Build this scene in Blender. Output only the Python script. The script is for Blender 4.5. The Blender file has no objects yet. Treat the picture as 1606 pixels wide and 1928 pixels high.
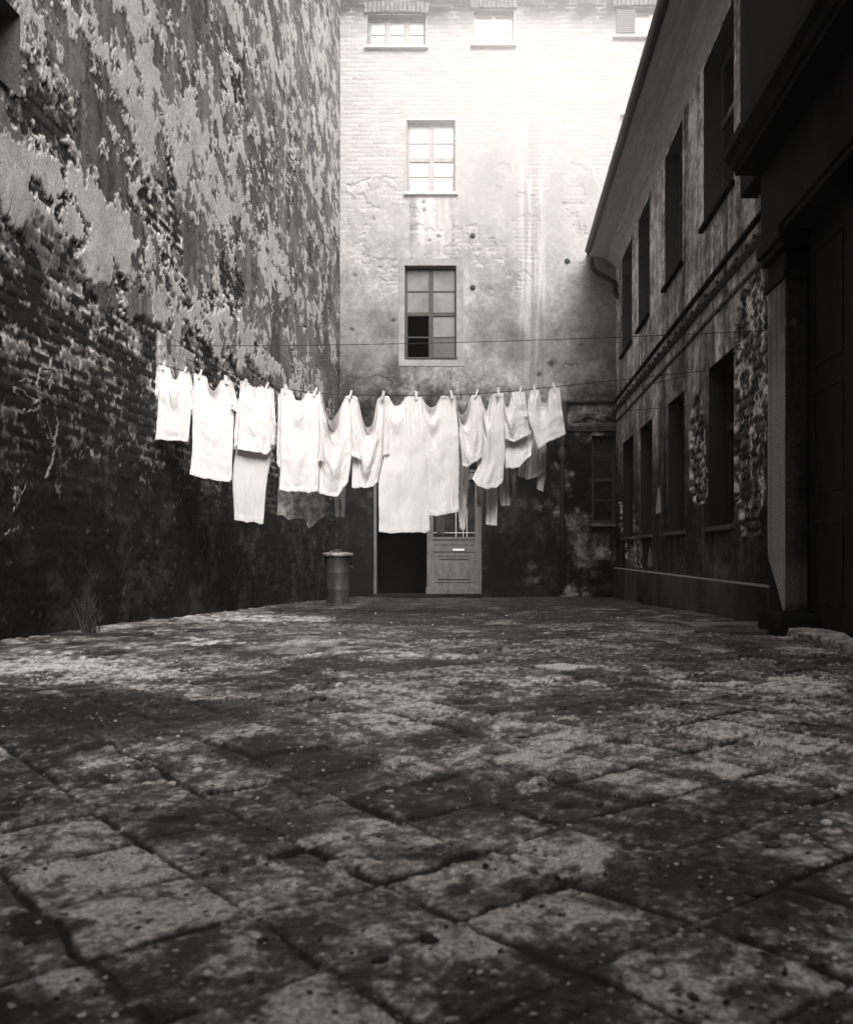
import bpy, bmesh, math, random
import numpy as np
from mathutils import Vector, Matrix
C = bpy.context.scene.collection
rnd = random.Random(7)
PI = math.pi

# ------------------------------------------------------------------ camera
F, CX, CY, CZ = 1700.0, 935.0, 1042.0, 0.75      # focal length and vanishing point in photo pixels, camera height
cam = bpy.data.cameras.new('camera'); co = bpy.data.objects.new('camera', cam); C.objects.link(co)
co.location = (0, 0, CZ); co.rotation_euler = (PI/2, 0, 0)
cam.sensor_fit = 'HORIZONTAL'; cam.sensor_width = 36; cam.lens = 36*F/1606
cam.shift_x = -(CX-803)/1606; cam.shift_y = (CY-964)/1606
cam.clip_start = 0.05; cam.clip_end = 500
cam.dof.use_dof = True; cam.dof.focus_distance = 8.5; cam.dof.aperture_fstop = 9
bpy.context.scene.camera = co
# ------------------------------------------------------------------ light
SUN_EL, SUN_AZ = math.radians(38), math.radians(164)
w = bpy.data.worlds.new('World'); bpy.context.scene.world = w; w.use_nodes = True
nt = w.node_tree; bg = nt.nodes['Background']
sky = nt.nodes.new('ShaderNodeTexSky'); sky.sky_type = 'NISHITA'; sky.sun_disc = False
sky.sun_elevation = SUN_EL; sky.sun_rotation = SUN_AZ; sky.dust_density = 4
bw = nt.nodes.new('ShaderNodeRGBToBW'); nt.links.new(sky.outputs[0], bw.inputs[0])
tint = nt.nodes.new('ShaderNodeMix'); tint.data_type = 'RGBA'; tint.blend_type = 'MULTIPLY'; tint.inputs[0].default_value = 1
nt.links.new(bw.outputs[0], tint.inputs[6]); tint.inputs[7].default_value = (1.0, .965, .945, 1)
nt.links.new(tint.outputs[2], bg.inputs[0]); bg.inputs[1].default_value = 0.15
sl = bpy.data.lights.new('sun', 'SUN'); sl.energy = 3.1; sl.angle = math.radians(40); sl.color = (1, .965, .94)
so = bpy.data.objects.new('sun', sl); C.objects.link(so)
sd = Vector((math.sin(SUN_AZ)*math.cos(SUN_EL), math.cos(SUN_AZ)*math.cos(SUN_EL), math.sin(SUN_EL)))
so.rotation_euler = sd.to_track_quat('Z', 'Y').to_euler(); so.location = (8, -10, 20)
vs = bpy.context.scene.view_settings
vs.view_transform = 'Standard'; vs.look = 'None'; vs.gamma = 1; vs.exposure = 1.1

bpy.context.scene.cycles.volume_bounces = 5; bpy.context.scene.cycles.diffuse_bounces = 5
XL, XR, YB = -2.667, 2.034, 15.4                 # courtyard walls

def P(px, py, Y): return Vector(((px-CX)/F*Y, Y, CZ+(CY-py)/F*Y))
def zB(py): return CZ+(CY-py)/F*YB
def xB(px): return (px-CX)/F*YB

# ------------------------------------------------------------------ numpy noise
def _h(ix, iy, s):
    n = (ix.astype(np.int64)*374761393+iy.astype(np.int64)*668265263+s*974634777) & 0xffffffff
    n = ((n ^ (n >> 13))*1274126177) & 0xffffffff
    n = ((n ^ (n >> 16))*2246822519) & 0xffffffff
    return ((n ^ (n >> 15)) & 0xffffff)/float(0xffffff)
def vn(x, y, s=0):
    x = np.asarray(x, float); y = np.asarray(y, float)
    ix = np.floor(x); iy = np.floor(y); fx = x-ix; fy = y-iy
    fx = fx*fx*fx*(fx*(fx*6-15)+10); fy = fy*fy*fy*(fy*(fy*6-15)+10)
    a = _h(ix, iy, s); b = _h(ix+1, iy, s); c = _h(ix, iy+1, s); d = _h(ix+1, iy+1, s)
    return (a*(1-fx)+b*fx)*(1-fy)+(c*(1-fx)+d*fx)*fy
def fbm(x, y, o=5, s=0, g=.5):
    r = 0; a = 1; t = 0
    for i in range(o):
        ca, sa = math.cos(i*.7), math.sin(i*.7)
        r = r+a*vn((x*ca-y*sa)*2**i+17.3*i, (x*sa+y*ca)*2**i-9.1*i, s+i*13); t += a; a *= g
    return r/t
def sst(a, b, x):
    t = np.clip((x-a)/(b-a), 0, 1); return t*t*(3-2*t)
def nz(f):
    return (f-f.mean())/f.std()
def rank(f):
    s = np.sort(f.ravel()[::7]); return np.searchsorted(s, f.ravel()).reshape(f.shape)/len(s)
def bricks(u, v, bw_=.27, bh=.077, m=.013, s=3):
    """mortar mask 0..1 and a random value for each brick"""
    u = u+.01*(vn(u*9, v*9, s)-.5); v = v+.006*(vn(u*5, v*7, s+1)-.5)
    r = np.floor(v/bh); uu = u/bw_+.5*np.mod(r, 2)+.13*_h(r, r*0, 5)
    c = np.floor(uu); du = np.minimum(uu-c, 1-(uu-c))*bw_; dv = np.minimum(v/bh-r, 1-(v/bh-r))*bh
    d = np.minimum(du, dv)
    return 1-sst(m*.35, m*.9, d), _h(c, r, s+7)

# ------------------------------------------------------------------ materials
def newmat(name, rough=.85, spec=.3):
    m = bpy.data.materials.new(name); m.use_nodes = True
    b = m.node_tree.nodes['Principled BSDF']; b.inputs['Roughness'].default_value = rough
    b.inputs['Specular IOR Level'].default_value = spec
    return m, m.node_tree, b
WARM = (1.0, .96, .93)
def noise_node(t, scale, detail=6, rough=.6, stretch=None):
    tc = t.nodes.new('ShaderNodeTexCoord'); n = t.nodes.new('ShaderNodeTexNoise')
    n.inputs['Scale'].default_value = scale; n.inputs['Detail'].default_value = detail; n.inputs['Roughness'].default_value = rough
    src = tc.outputs['Object']
    if stretch:
        mp = t.nodes.new('ShaderNodeMapping'); mp.inputs['Scale'].default_value = stretch
        t.links.new(src, mp.inputs[0]); src = mp.outputs[0]
    t.links.new(src, n.inputs['Vector']); return n
def attr_mat(name, rough=.9, spec=.2, nscale=55, lo=.78, hi=1.22, bump=.004, bscale=90):
    """albedo carried by the mesh (paint, plaster, brick, dirt) times fine grain"""
    m, t, b = newmat(name, rough, spec)
    a = t.nodes.new('ShaderNodeAttribute'); a.attribute_name = 'alb'
    n = noise_node(t, nscale, 5, .65)
    mr = t.nodes.new('ShaderNodeMapRange'); mr.inputs[1].default_value = .3; mr.inputs[2].default_value = .7
    mr.inputs[3].default_value = lo; mr.inputs[4].default_value = hi; t.links.new(n.outputs[0], mr.inputs[0])
    mx = t.nodes.new('ShaderNodeVectorMath'); mx.operation = 'SCALE'
    t.links.new(a.outputs['Color'], mx.inputs[0]); t.links.new(mr.outputs[0], mx.inputs['Scale']); t.links.new(mx.outputs[0], b.inputs['Base Color'])
    n2 = noise_node(t, bscale, 6, .7); bp = t.nodes.new('ShaderNodeBump'); bp.inputs['Distance'].default_value = bump
    bp.inputs['Strength'].default_value = .8
    t.links.new(n2.outputs[0], bp.inputs['Height']); t.links.new(bp.outputs[0], b.inputs['Normal'])
    return m
def flat_mat(name, v0, v1, rough=.8, spec=.3, scale=8, stretch=None, bump=.002, bscale=None, metallic=0):
    """value between v0 and v1 by noise"""
    m, t, b = newmat(name, rough, spec); b.inputs['Metallic'].default_value = metallic
    n = noise_node(t, scale, 7, .65, stretch); cr = t.nodes.new('ShaderNodeValToRGB')
    cr.color_ramp.elements[0].position = .35; cr.color_ramp.elements[1].position = .65
    cr.color_ramp.elements[0].color = (v0*WARM[0], v0*WARM[1], v0*WARM[2], 1); cr.color_ramp.elements[1].color = (v1*WARM[0], v1*WARM[1], v1*WARM[2], 1)
    t.links.new(n.outputs[0], cr.inputs[0]); t.links.new(cr.outputs[0], b.inputs['Base Color'])
    if bump:
        n2 = noise_node(t, bscale or scale*4, 6, .7, stretch); bp = t.nodes.new('ShaderNodeBump'); bp.inputs['Distance'].default_value = bump
        t.links.new(n2.outputs[0], bp.inputs['Height']); t.links.new(bp.outputs[0], b.inputs['Normal'])
    return m
M = {}
M['wall'] = attr_mat('weathered_plaster_and_brick', .9, .2, 70, .55, 1.4, .006, 110)
M['ground'] = attr_mat('worn_slabs', .62, .45, 150, .30, 1.85, .003, 220)
M['dark_wood'] = flat_mat('dark_painted_wood', .018, .035, .55, .4, 12, (1, 1, .2))
M['grey_wood'] = flat_mat('grey_painted_wood', .05, .12, .6, .35, 9, (1, 1, .15))
M['mid_wood'] = flat_mat('glare_pale_wood', .20, .30, .7, .3, 9, (1, 1, .15))  # frames painted paler for the glare that washes them out
M['door'] = flat_mat('worn_door_paint', .07, .13, .6, .35, 14, (1, 1, .3), .003)
M['pale_wood'] = flat_mat('pale_window_paint', .45, .65, .6, .3, 14)
M['void'] = flat_mat('unlit_room', .004, .008, 1, 0, 3, None, 0)
M['glass_dark'] = flat_mat('dark_pane', .012, .03, .08, .6, 3, None, .0006, 2)
M['glass_dusty'] = flat_mat('dusty_pane', .11, .19, .15, .5, 2.5, None, .0006, 2)
M['glass_curtain'] = flat_mat('pane_over_curtain', .36, .46, .2, .5, 3, (4, 1, 1), .0006, 2)
M['iron'] = flat_mat('rusty_iron', .015, .04, .6, .4, 25)
M['zinc'] = flat_mat('tarnished_zinc', .012, .055, .5, .4, 9, (1, 1, .25), .004, 14, .3)
M['stone'] = flat_mat('worn_stone', .05, .16, .85, .25, 10, None, .006)
M['pale_stone'] = flat_mat('pale_stone_chip', .35, .6, .8, .2, 20, None, .004)
M['soot'] = flat_mat('sooty_plaster', .004, .018, .9, .15, 2.2, (1, 1, .35), .005, 30)
M['soffit'] = flat_mat('boarded_soffit', .38, .55, .85, .2, 5, (6, .5, 3), .004, 14)
M['rooftile'] = flat_mat('roof_covering', .03, .06, .8, .2, 6)
M['rope'] = flat_mat('dark_cord', .02, .05, .8, .2, 60)
M['weed'] = flat_mat('dark_weed', .02, .07, .9, .1, 30)
M['twig'] = flat_mat('dry_twig', .06, .22, .85, .1, 30)
M['peg'] = flat_mat('bleached_peg_wood', .5, .7, .7, .2, 60)
M['brick_dark'] = flat_mat('sooty_brick', .03, .09, .9, .2, 25, None, .004)
M['lintel'] = flat_mat('lintel_brick', .06, .2, .9, .2, 16, None, .004)
M['white_pebble'] = flat_mat('white_pebble', .78, .88, .7, .3, 30)
M['paper'] = flat_mat('paper', .6, .75, .8, .2, 20)
def cloth_mat(name, v, pat=None, trans=.28):
    m, t, b = newmat(name, .95, .1)
    col = (v, v*.965, v*.945, 1); b.inputs['Base Color'].default_value = col
    tr = t.nodes.new('ShaderNodeBsdfTranslucent'); tr.inputs[0].default_value = col
    mix = t.nodes.new('ShaderNodeMixShader'); mix.inputs[0].default_value = trans
    out = t.nodes['Material Output']; t.links.new(b.outputs[0], mix.inputs[1]); t.links.new(tr.outputs[0], mix.inputs[2]); t.links.new(mix.outputs[0], out.inputs[0])
    n2 = noise_node(t, 45, 4, .6); bp = t.nodes.new('ShaderNodeBump'); bp.inputs['Distance'].default_value = .004
    t.links.new(n2.outputs[0], bp.inputs['Height']); t.links.new(bp.outputs[0], b.inputs['Normal'])
    if pat:
        if pat == 'blotch': n = noise_node(t, 22, 4, .6)
        else: n = noise_node(t, 18, 2, .5, (4, .3, .25))
        cr = t.nodes.new('ShaderNodeValToRGB'); cr.color_ramp.elements[0].position = .40; cr.color_ramp.elements[1].position = .60
        k = .42 if pat == 'blotch' else .55
        cr.color_ramp.elements[0].color = (v*k, v*k*.96, v*k*.94, 1); cr.color_ramp.elements[1].color = col
        t.links.new(n.outputs[0], cr.inputs[0]); t.links.new(cr.outputs[0], b.inputs['Base Color']); t.links.new(cr.outputs[0], tr.inputs[0])
    return m
M['white_cloth'] = cloth_mat('white_cotton', .75)
M['grey_cloth'] = cloth_mat('grey_cotton', .62, None, .2)
M['print_cloth'] = cloth_mat('faded_printed_cotton', .86, 'blotch', .35)
M['stripe_cloth'] = cloth_mat('striped_cotton', .88, 'stripe', .35)

# ------------------------------------------------------------------ object helpers
def tag(o, label=None, cat=None, group=None, kind=None):
    if label: o['label'] = label
    if cat: o['category'] = cat
    if group: o['group'] = group
    if kind: o['kind'] = kind
    return o
def thing(name, label, cat, loc=(0, 0, 0), group=None, rz=0):
    o = bpy.data.objects.new(name, None); C.objects.link(o); o.location = loc; o.rotation_euler = (0, 0, rz)
    return tag(o, label, cat, group)
def link_mesh(name, me, m, parent=None):
    o = bpy.data.objects.new(name, me); C.objects.link(o)
    if m is not None: me.materials.append(m)
    if parent is not None: o.parent = parent
    return o
class MB:
    def __init__(s): s.v = []; s.f = []
    def quad(s, a, b, c, d):
        n = len(s.v); s.v += [tuple(a), tuple(b), tuple(c), tuple(d)]; s.f.append((n, n+1, n+2, n+3)); return s
    def box(s, x0, x1, y0, y1, z0, z1, bev=0):
        bm = bmesh.new(); bmesh.ops.create_cube(bm, size=1)
        bmesh.ops.scale(bm, vec=(x1-x0, y1-y0, z1-z0), verts=bm.verts); bmesh.ops.translate(bm, vec=((x0+x1)/2, (y0+y1)/2, (z0+z1)/2), verts=bm.verts)
        if bev: bmesh.ops.bevel(bm, geom=bm.edges[:], offset=bev, segments=1, affect='EDGES')
        s.add(bm); bm.free(); return s
    def add(s, bm, mat=None):
        n = len(s.v); bm.verts.index_update()
        for v in bm.verts: s.v.append(tuple(mat@v.co if mat else v.co))
        for f in bm.faces: s.f.append(tuple(n+v.index for v in f.verts))
    def tube(s, pts, r, seg=8, cap=True):
        pts = [Vector(p) for p in pts]; n0 = len(s.v); k = len(pts)
        rs = r if hasattr(r, '__len__') else [r]*k
        up = None
        for i, p in enumerate(pts):
            d = (pts[min(i+1, k-1)]-pts[max(i-1, 0)]).normalized()
            if up is None: up = Vector((0, 0, 1)) if abs(d.z) < .9 else Vector((1, 0, 0))
            a = d.cross(up).normalized(); b = a.cross(d).normalized(); up = b
            for j in range(seg):
                t = 2*PI*j/seg; s.v.append(tuple(p+a*(rs[i]*math.cos(t))+b*(rs[i]*math.sin(t))))
        for i in range(k-1):
            for j in range(seg):
                s.f.append((n0+i*seg+j, n0+i*seg+(j+1) % seg, n0+(i+1)*seg+(j+1) % seg, n0+(i+1)*seg+j))
        if cap: s.f.append(tuple(n0+j for j in range(seg))[::-1]); s.f.append(tuple(n0+(k-1)*seg+j for j in range(seg)))
        return s
    def lathe(s, prof, cx, cy, seg=32):
        n0 = len(s.v)
        for r, z in prof:
            for j in range(seg): t = 2*PI*j/seg; s.v.append((cx+r*math.cos(t), cy+r*math.sin(t), z))
        for i in range(len(prof)-1):
            for j in range(seg): s.f.append((n0+i*seg+j, n0+i*seg+(j+1) % seg, n0+(i+1)*seg+(j+1) % seg, n0+(i+1)*seg+j))
        return s
    def extrude_profile(s, prof, axis, a, b):
        """closed profile of (p, z) extruded along an axis: 'y' -> p is x; 'x' -> p is y"""
        n0 = len(s.v); k = len(prof)
        for t in (a, b):
            for p, z in prof: s.v.append((p, t, z) if axis == 'y' else (t, p, z))
        for i in range(k): s.f.append((n0+i, n0+(i+1) % k, n0+k+(i+1) % k, n0+k+i))
        s.f.append(tuple(range(n0, n0+k))[::-1]); s.f.append(tuple(range(n0+k, n0+2*k))); return s
    def build(s, name, m, parent=None, smooth=False, loc=None):
        me = bpy.data.meshes.new(name); vv = s.v
        if loc is not None: vv = [(v[0]-loc[0], v[1]-loc[1], v[2]-loc[2]) for v in vv]
        me.from_pydata(vv, [], s.f); me.update()
        bm = bmesh.new(); bm.from_mesh(me); bmesh.ops.recalc_face_normals(bm, faces=bm.faces); bm.to_mesh(me); bm.free()
        if smooth:
            me.shade_smooth()
        o = link_mesh(name, me, m, parent)
        if loc is not None and parent is None: o.location = loc
        elif loc is not None: o.location = Vector(loc)-(parent.location)
        return o
def grid_mesh(name, X, Y, Z, alb, m, parent=None, keep=None, extra=(), smooth=True, flip=False):
    """a sheet of nv x nu points with an albedo for each; extra = quads (points, albedo)"""
    nv, nu = X.shape; co_ = np.stack([X, Y, Z], -1).reshape(-1, 3)
    idx = np.arange(nv*nu).reshape(nv, nu)
    q = np.stack([idx[:-1, :-1], idx[:-1, 1:], idx[1:, 1:], idx[1:, :-1]], -1).reshape(-1, 4)
    if keep is not None: q = q[keep.ravel()]
    al = alb.ravel()
    if extra:
        ev = np.array([p for e in extra for p in e[0]], float).reshape(-1, 3); n0 = len(co_)
        ea = np.array([e[1] for e in extra for _ in range(4)], float)
        co_ = np.vstack([co_, ev]); al = np.concatenate([al, ea]); eq = np.arange(len(ev)).reshape(-1, 4)+n0; q = np.vstack([q, eq])
    if flip: q = q[:, ::-1]
    me = bpy.data.meshes.new(name); me.vertices.add(len(co_)); me.vertices.foreach_set('co', co_.ravel().astype(np.float32))
    me.loops.add(q.size); me.loops.foreach_set('vertex_index', q.ravel().astype(np.int32))
    me.polygons.add(len(q)); me.polygons.foreach_set('loop_start', np.arange(0, q.size, 4, dtype=np.int32))
    me.update(calc_edges=True)
    me.polygons.foreach_set('use_smooth', np.full(len(q), smooth))
    ca = me.attributes.new('alb', 'FLOAT_COLOR', 'POINT'); c = np.ones((len(al), 4), np.float32); al = np.clip(al, .003, .9)
    c[:, 0] = al; c[:, 1] = al*WARM[1]; c[:, 2] = al*WARM[2]; ca.data.foreach_set('color', c.ravel())
    me.validate(); return link_mesh(name, me, m, parent)
def axis_with(a, b, step, marks, f=None):
    """samples from a to b with every mark hit exactly"""
    t = np.arange(a, b, step) if f is None else f
    t = np.concatenate([t, [a, b], marks]); t = np.unique(np.round(t, 5)); t = t[(t >= a-1e-6) & (t <= b+1e-6)]
    ms = np.array(list(marks)+[a, b]); out = []
    for x in t:
        d = np.min(np.abs(ms-x))
        if d < 1e-5 or d > step*.35: out.append(x)
    return np.array(out)
def ground_z(Y): return .27*np.clip((14.8-np.asarray(Y, float))/9.8, 0, 1)
def interp(x, xs, ys): return np.interp(x, xs, ys)

# ================================================================== THE LARGE STRUCTURE
# ---- ground: one relief sheet of diagonal slabs, silted over with dirt
def build_ground():
    inv = np.linspace(1/.55, 1/16.2, 620); Yr = np.unique(np.concatenate([1/inv, np.linspace(2.5, 15.6, 260), np.linspace(-4, .55, 60)]))
    nf = 620; s = np.linspace(0, 1, nf); rows = []
    for Y in Yr:
        a = max(-2.75, -.60*max(Y, .4)-.15); b = min(2.1, .44*max(Y, .4)+.15)
        rows.append(np.concatenate([np.linspace(-2.8, a, 30, endpoint=False), a+(b-a)*s, np.linspace(b, 2.12, 31)[1:]]))
    X = np.array(rows); Y = np.repeat(Yr[:, None], X.shape[1], 1)
    base = ground_z(Y)
    th = math.radians(41.5); ca, sa = math.cos(th), math.sin(th); TS = .205
    ox, oy = .1007, 1.0316
    wx = X+.05*(fbm(X*1.6, Y*1.6, 2, 40)-.5)+.012*(fbm(X*14, Y*14, 3, 42)-.5); wy = Y+.05*(fbm(X*1.6, Y*1.6, 2, 41)-.5)+.012*(fbm(X*14, Y*14, 3, 43)-.5)
    a = ((wx-ox)*ca+(wy-oy)*sa)/TS; b = (-(wx-ox)*sa+(wy-oy)*ca)/TS
    ia, ib = np.floor(a), np.floor(b); fa, fb = a-ia, b-ib
    d = np.minimum(np.minimum(fa, 1-fa), np.minimum(fb, 1-fb))*TS
    jw = .0040+.0060*vn(X*9, Y*9, 3)
    joint = 1-sst(jw*.5, jw*1.25, d)
    r1, r2, r3, r4 = (_h(ia, ib, k) for k in (11, 12, 13, 14))
    tilt = (r1-.5)*.007+(fa-.5)*(r2-.5)*.009+(fb-.5)*(r3-.5)*.009
    n1, n2, n3, n4 = (fbm(X*1.3, Y*1.1, 5, 60), fbm(X*5, Y*5, 5, 61, .6), fbm(X*19, Y*19, 5, 62, .65), fbm(X*75, Y*75, 4, 63, .65))
    N1, N2, N3, N4 = nz(n1), nz(n2), nz(n3), nz(n4)
    ppx, ppy = CX+F*X/np.maximum(Y, .3), CY+F*(CZ-base)/np.maximum(Y, .3)
    wpx = 60*N1+22*N2; wpy = (9*N1+5*N2)*np.clip((ppy-1080)/300, .3, 2)
    def spots(L):
        t = np.zeros(X.shape)
        for (x, y, a_, b_, v) in L: t += v*np.exp(-(((ppx+wpx-x)/a_)**2+((ppy+wpy-y)/b_)**2)**1.5)
        return t*(Y > .5)
    dark = spots([(230, 1365, 330, 42, .9), (590, 1435, 120, 36, .95), (450, 1535, 110, 30, .7), (1400, 1640, 190, 60, .75), (1200, 1690, 120, 35, .6), (130, 1775, 110, 35, .6), (700, 1830, 220, 60, .5), (60, 1915, 170, 35, .8), (320, 1900, 120, 40, .7), (900, 1690, 200, 45, .45),
                  (950, 1165, 420, 26, .6), (500, 1225, 160, 12, .6), (1380, 1250, 130, 16, .4), (760, 1590, 120, 26, .5), (1480, 1480, 120, 30, .3), (980, 1900, 160, 40, .4)])
    lite = spots([(150, 1262, 210, 16, 1.), (420, 1160, 180, 9, .9), (60, 1240, 120, 12, .8), (300, 1205, 150, 8, .7), (1180, 1635, 130, 42, .8), (560, 1615, 130, 24, .7), (880, 1420, 200, 50, .6), (190, 1860, 110, 36, .7), (250, 1480, 150, 18, .5), (1290, 1300, 260, 12, .5), (830, 1240, 190, 8, .6), (1540, 1300, 120, 14, .7), (800, 1790, 60, 26, .7), (130, 1700, 130, 36, .35), (640, 1300, 120, 16, .5), (1100, 1360, 120, 20, .4), (1400, 1800, 130, 50, .3)])
    silt = sst(.38, .66, lite+.17*N2+.13*N3)
    moss = sst(.30, .62, dark+.17*N2+.13*N3+.05*N4)
    mpatch = sst(.70, .80, rank(fbm(X*2.6+5, Y*2.3, 6, 70, .62))+.03*N3); moss = np.maximum(moss, .85*mpatch)
    tile_h = tilt*(1-.7*silt)-joint*.0060*(1-silt*.6)*(.35+.65*sst(-1, .3, N2))+.00025*N3
    z = base+tile_h+silt*(.0016*N2+.0004*N3+.003)+moss*(.002+.0012*N2+.0006*N3)+.005*N1
    pit = sst(.74, .80, fbm(X*11, Y*11, 4, 90, .6)); z = z-.006*pit
    lg = .18*N2+.34*N3+.36*N4+1.1*(r4-.5)*(1-silt)
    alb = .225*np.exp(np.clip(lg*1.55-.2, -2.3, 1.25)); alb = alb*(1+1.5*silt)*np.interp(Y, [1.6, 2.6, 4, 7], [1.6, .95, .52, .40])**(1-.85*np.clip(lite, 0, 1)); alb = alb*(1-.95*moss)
    alb = alb*(1-.95*joint*(1-.35*silt)*(.6+.4*sst(-1.6, -.4, N2+.6*X)))
    sp = sst(1.9, 2.6, N4+.7*N3); alb = alb+.22*sp*(1-.5*moss)
    alb = alb*(1-.65*pit)
    dl = X-XL; bank = sst(1.35, .1, dl+.5*(n1-.5)+.25*(n2-.5))*sst(4.2, 5.0, Y)*sst(14.5, 11, Y); z = z+bank*.02*n2
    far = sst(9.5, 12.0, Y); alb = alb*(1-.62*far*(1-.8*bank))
    streak = sst(.9, 1.9, nz(fbm(X*2.6, Y*1.3+3, 5, 82, .65))); alb = alb+.20*streak*sst(3.2, 4.5, Y)*(1-.8*far)*(1-.7*moss)
    alb = np.clip(alb, .010, .62)
    ja, jb = math.floor(((.25-ox)*ca+(3.83-oy)*sa)/TS), math.floor((-(.25-ox)*sa+(3.83-oy)*ca)/TS)
    one = (ia == ja) & (ib == jb) & (joint < .5); alb = np.where(one, .60+.05*N3, alb); z = np.where(one, z+.004, z)
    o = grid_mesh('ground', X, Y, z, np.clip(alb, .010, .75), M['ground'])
    tag(o, kind='structure'); return X, Y, z
GX, GY, GZ = build_ground()
def gtop(x, y):
    j = int(np.argmin(np.abs(GY[:, 0]-y))); i = int(np.argmin(np.abs(GX[j]-x))); return float(GZ[j, i])
def gz(x, y): return float(ground_z(y))

# ---- left tenement wall
def build_left():
    root = thing('tenement_wall', 'tall party wall shedding pale plaster in flakes over dark undercoat and black brick', 'building', (XL, 8, 0))
    y0, y1, z0, z1 = 2.2, 15.45, -.1, 12.0
    inv = np.linspace(1/4.4, 1/15.45, 760); U = np.unique(np.concatenate([1/inv, np.linspace(y0, 4.4, 60)]))
    holeY, holeZ = (4.2, 1700*2.667/898), (3.30, 3.40+.36)
    U = axis_with(y0, y1, .004, [holeY[0], holeY[1]], U); V = axis_with(z0, z1, .0125, [holeZ[0], holeZ[1]])
    Y, Z = np.meshgrid(U, V)
    fing = fbm(Y*6.5, Z*1.3, 4, 5, .6); fing2 = fbm(Y*16, Z*5, 3, 6, .6)
    f = fbm(Y*1.9, (Z+.24*fing+.05*fing2+.10*Y)*2.9, 7, 21, .68)
    f2 = fbm(Y*6.5+9, (Z+.14*fing+.05*fing2+.06*Y)*8.0, 6, 22, .66)
    q = rank(f*.50+f2*.50)
    cov = interp(Z, [0, 2.2, 2.45, 2.75, 3.02, 3.2, 3.45, 3.75, 4.1, 4.6, 5.5, 6.5, 12], [0, .04, .22, .84, .74, .32, .16, .22, .58, .46, .38, .44, .5])
    # further away the flakes lie lower and mix
    cov = cov+.10*(fbm(Y*.5, Z*.5, 3, 30)-.5)*2-.20*sst(8, 10, Y)*sst(3.4, 2.6, Z)
    top = sst(-.008, .008, q-(1-cov))
    qb = rank(fbm(Y*1.1+3, (Z+.25*fing)*1.4, 6, 23, .6))
    bl = interp(Y, [4.4, 7, 8.5, 10, 12, 15.4], [2.62, 2.40, 2.55, 2.75, 2.85, 2.4])
    brickzone = sst(.04, -.04, Z-(bl+.75*(fbm(Y*1.3, Z*.9, 5, 24, .6)-.5)+.10*(fing2-.5)))
    island = (qb > interp(Z, [2.3, 2.8, 3.4, 4.2, 12], [.55, .62, .85, .93, .96]))
    brk = np.maximum(brickzone, island*1.)*(1-top*(1-brickzone*.75))
    brk = np.clip(brk, 0, 1)
    lip = np.exp(-((q-(1-cov)+.030)/.022)**2)*(fbm(Y*14, Z*14, 3, 26) > .42)
    mort, bid = bricks(Y, Z, .26, .078, .022)
    n = fbm(Y*5, Z*5, 5, 31, .6); nf = fbm(Y*26, Z*26, 3, 32, .6); ns = fbm(Y*13, Z*1.2, 4, 33, .55)
    # layer heights
    h_top = .0; h_und = -.006; h_brk = -.020
    und2 = sst(-.01, .01, rank(fbm(Y*2.3+1, (Z+.3*fing+.1*fing2)*2.2, 5, 25, .62))-.5)
    h = h_und+.004*und2-.006*lip; h = h*(1-top)+top*(h_top+.006*n)
    hb = h_brk-.007*mort*(bid > .25)+.006*(bid-.5)+.005*(nf-.5); hb = np.where(Z > 2.75, h_und-.004-.004*mort+.003*(bid-.5), hb)
    lowm = sst(1.9, 1.2, Z); hb = hb*(1-.75*lowm)+lowm*(-.016+.030*(fbm(Y*4.5, Z*6, 5, 39, .6)-.5))
    h = h*(1-brk)+brk*hb+.003*(nf-.5)
    # albedo
    a_top = .42+.26*(n-.5)+.16*(nf-.5)+.10*(ns-.5)
    a_und = .085+.06*und2+.14*(ns-.5)+.09*(nf-.5)
    a = a_und*(1-top)+a_top*top
    N5, N26 = nz(n), nz(nf)
    a_top = .56*np.exp(np.clip(.20*N5+.26*N26+.10*nz(ns), -1.2, .55)); a_und = .10*np.exp(np.clip(.20*nz(ns)+.30*N26+.55*(und2-.5), -1.2, 1.1))*(1-.85*lip)  # undercoat darkened along flake edges to paint the shade they cast
    smear = sst(.44, .62, fbm(Y*3.6, Z*5.2, 6, 35, .7))*interp(Z, [0, 1.2, 1.7, 2.2, 3], [0, .08, .35, 1, 1])
    a_br = .009+.030*bid*sst(1.2, 2.6, Z)+.016*(nf-.5)
    a_mo = .012+.75*smear*sst(.35, .6, nf)
    ab = a_br*(1-mort)+a_mo*mort+.22*smear*(bid > .62)*(1-mort)
    a = a*(1-brk)+ab*brk
    # dirty lower band with old smudges, chips of pale plaster
    low = sst(1.5, .9, Z); a = a*(1-.9*low)+low*(.004+.030*sst(.50, .72, fbm(Y*3.5, Z*3.5, 6, 36, .68)))
    chip = sst(.74, .79, fbm(Y*13, Z*20, 4, 37, .6))*interp(Z, [0, .8, 1.4, 2.4, 2.6], [.1, .25, .6, 1, 0]); a = a+.30*chip
    # plain repaired patch behind the first shirt
    pt = sst(.0, .015, np.minimum(np.minimum(Y-7.12, 8.0+.2*(n-.5)-Z*0-Y+.10*(Z-2.4)), np.minimum(Z-1.95, 2.52+.10*(n-.5)-Z)))
    a = a*(1-pt)+pt*.36*np.exp(.25*nz(n)+.2*nz(nf))*(1-.7*sst(.6,.66,fbm(Y*9,Z*9,4,38))); h = h*(1-pt)+pt*.004
    # darker broken line along the far corner
    cor = sst(.18, .05, YB-Y); a = a*(1-.45*cor*sst(.35, .6, ns))
    um, vm = (U[:-1]+U[1:])/2, (V[:-1]+V[1:])/2
    keep = ~(((um > holeY[0]) & (um < holeY[1]))[None, :] & ((vm > holeZ[0]) & (vm < holeZ[1]))[:, None])
    ex = []
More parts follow.
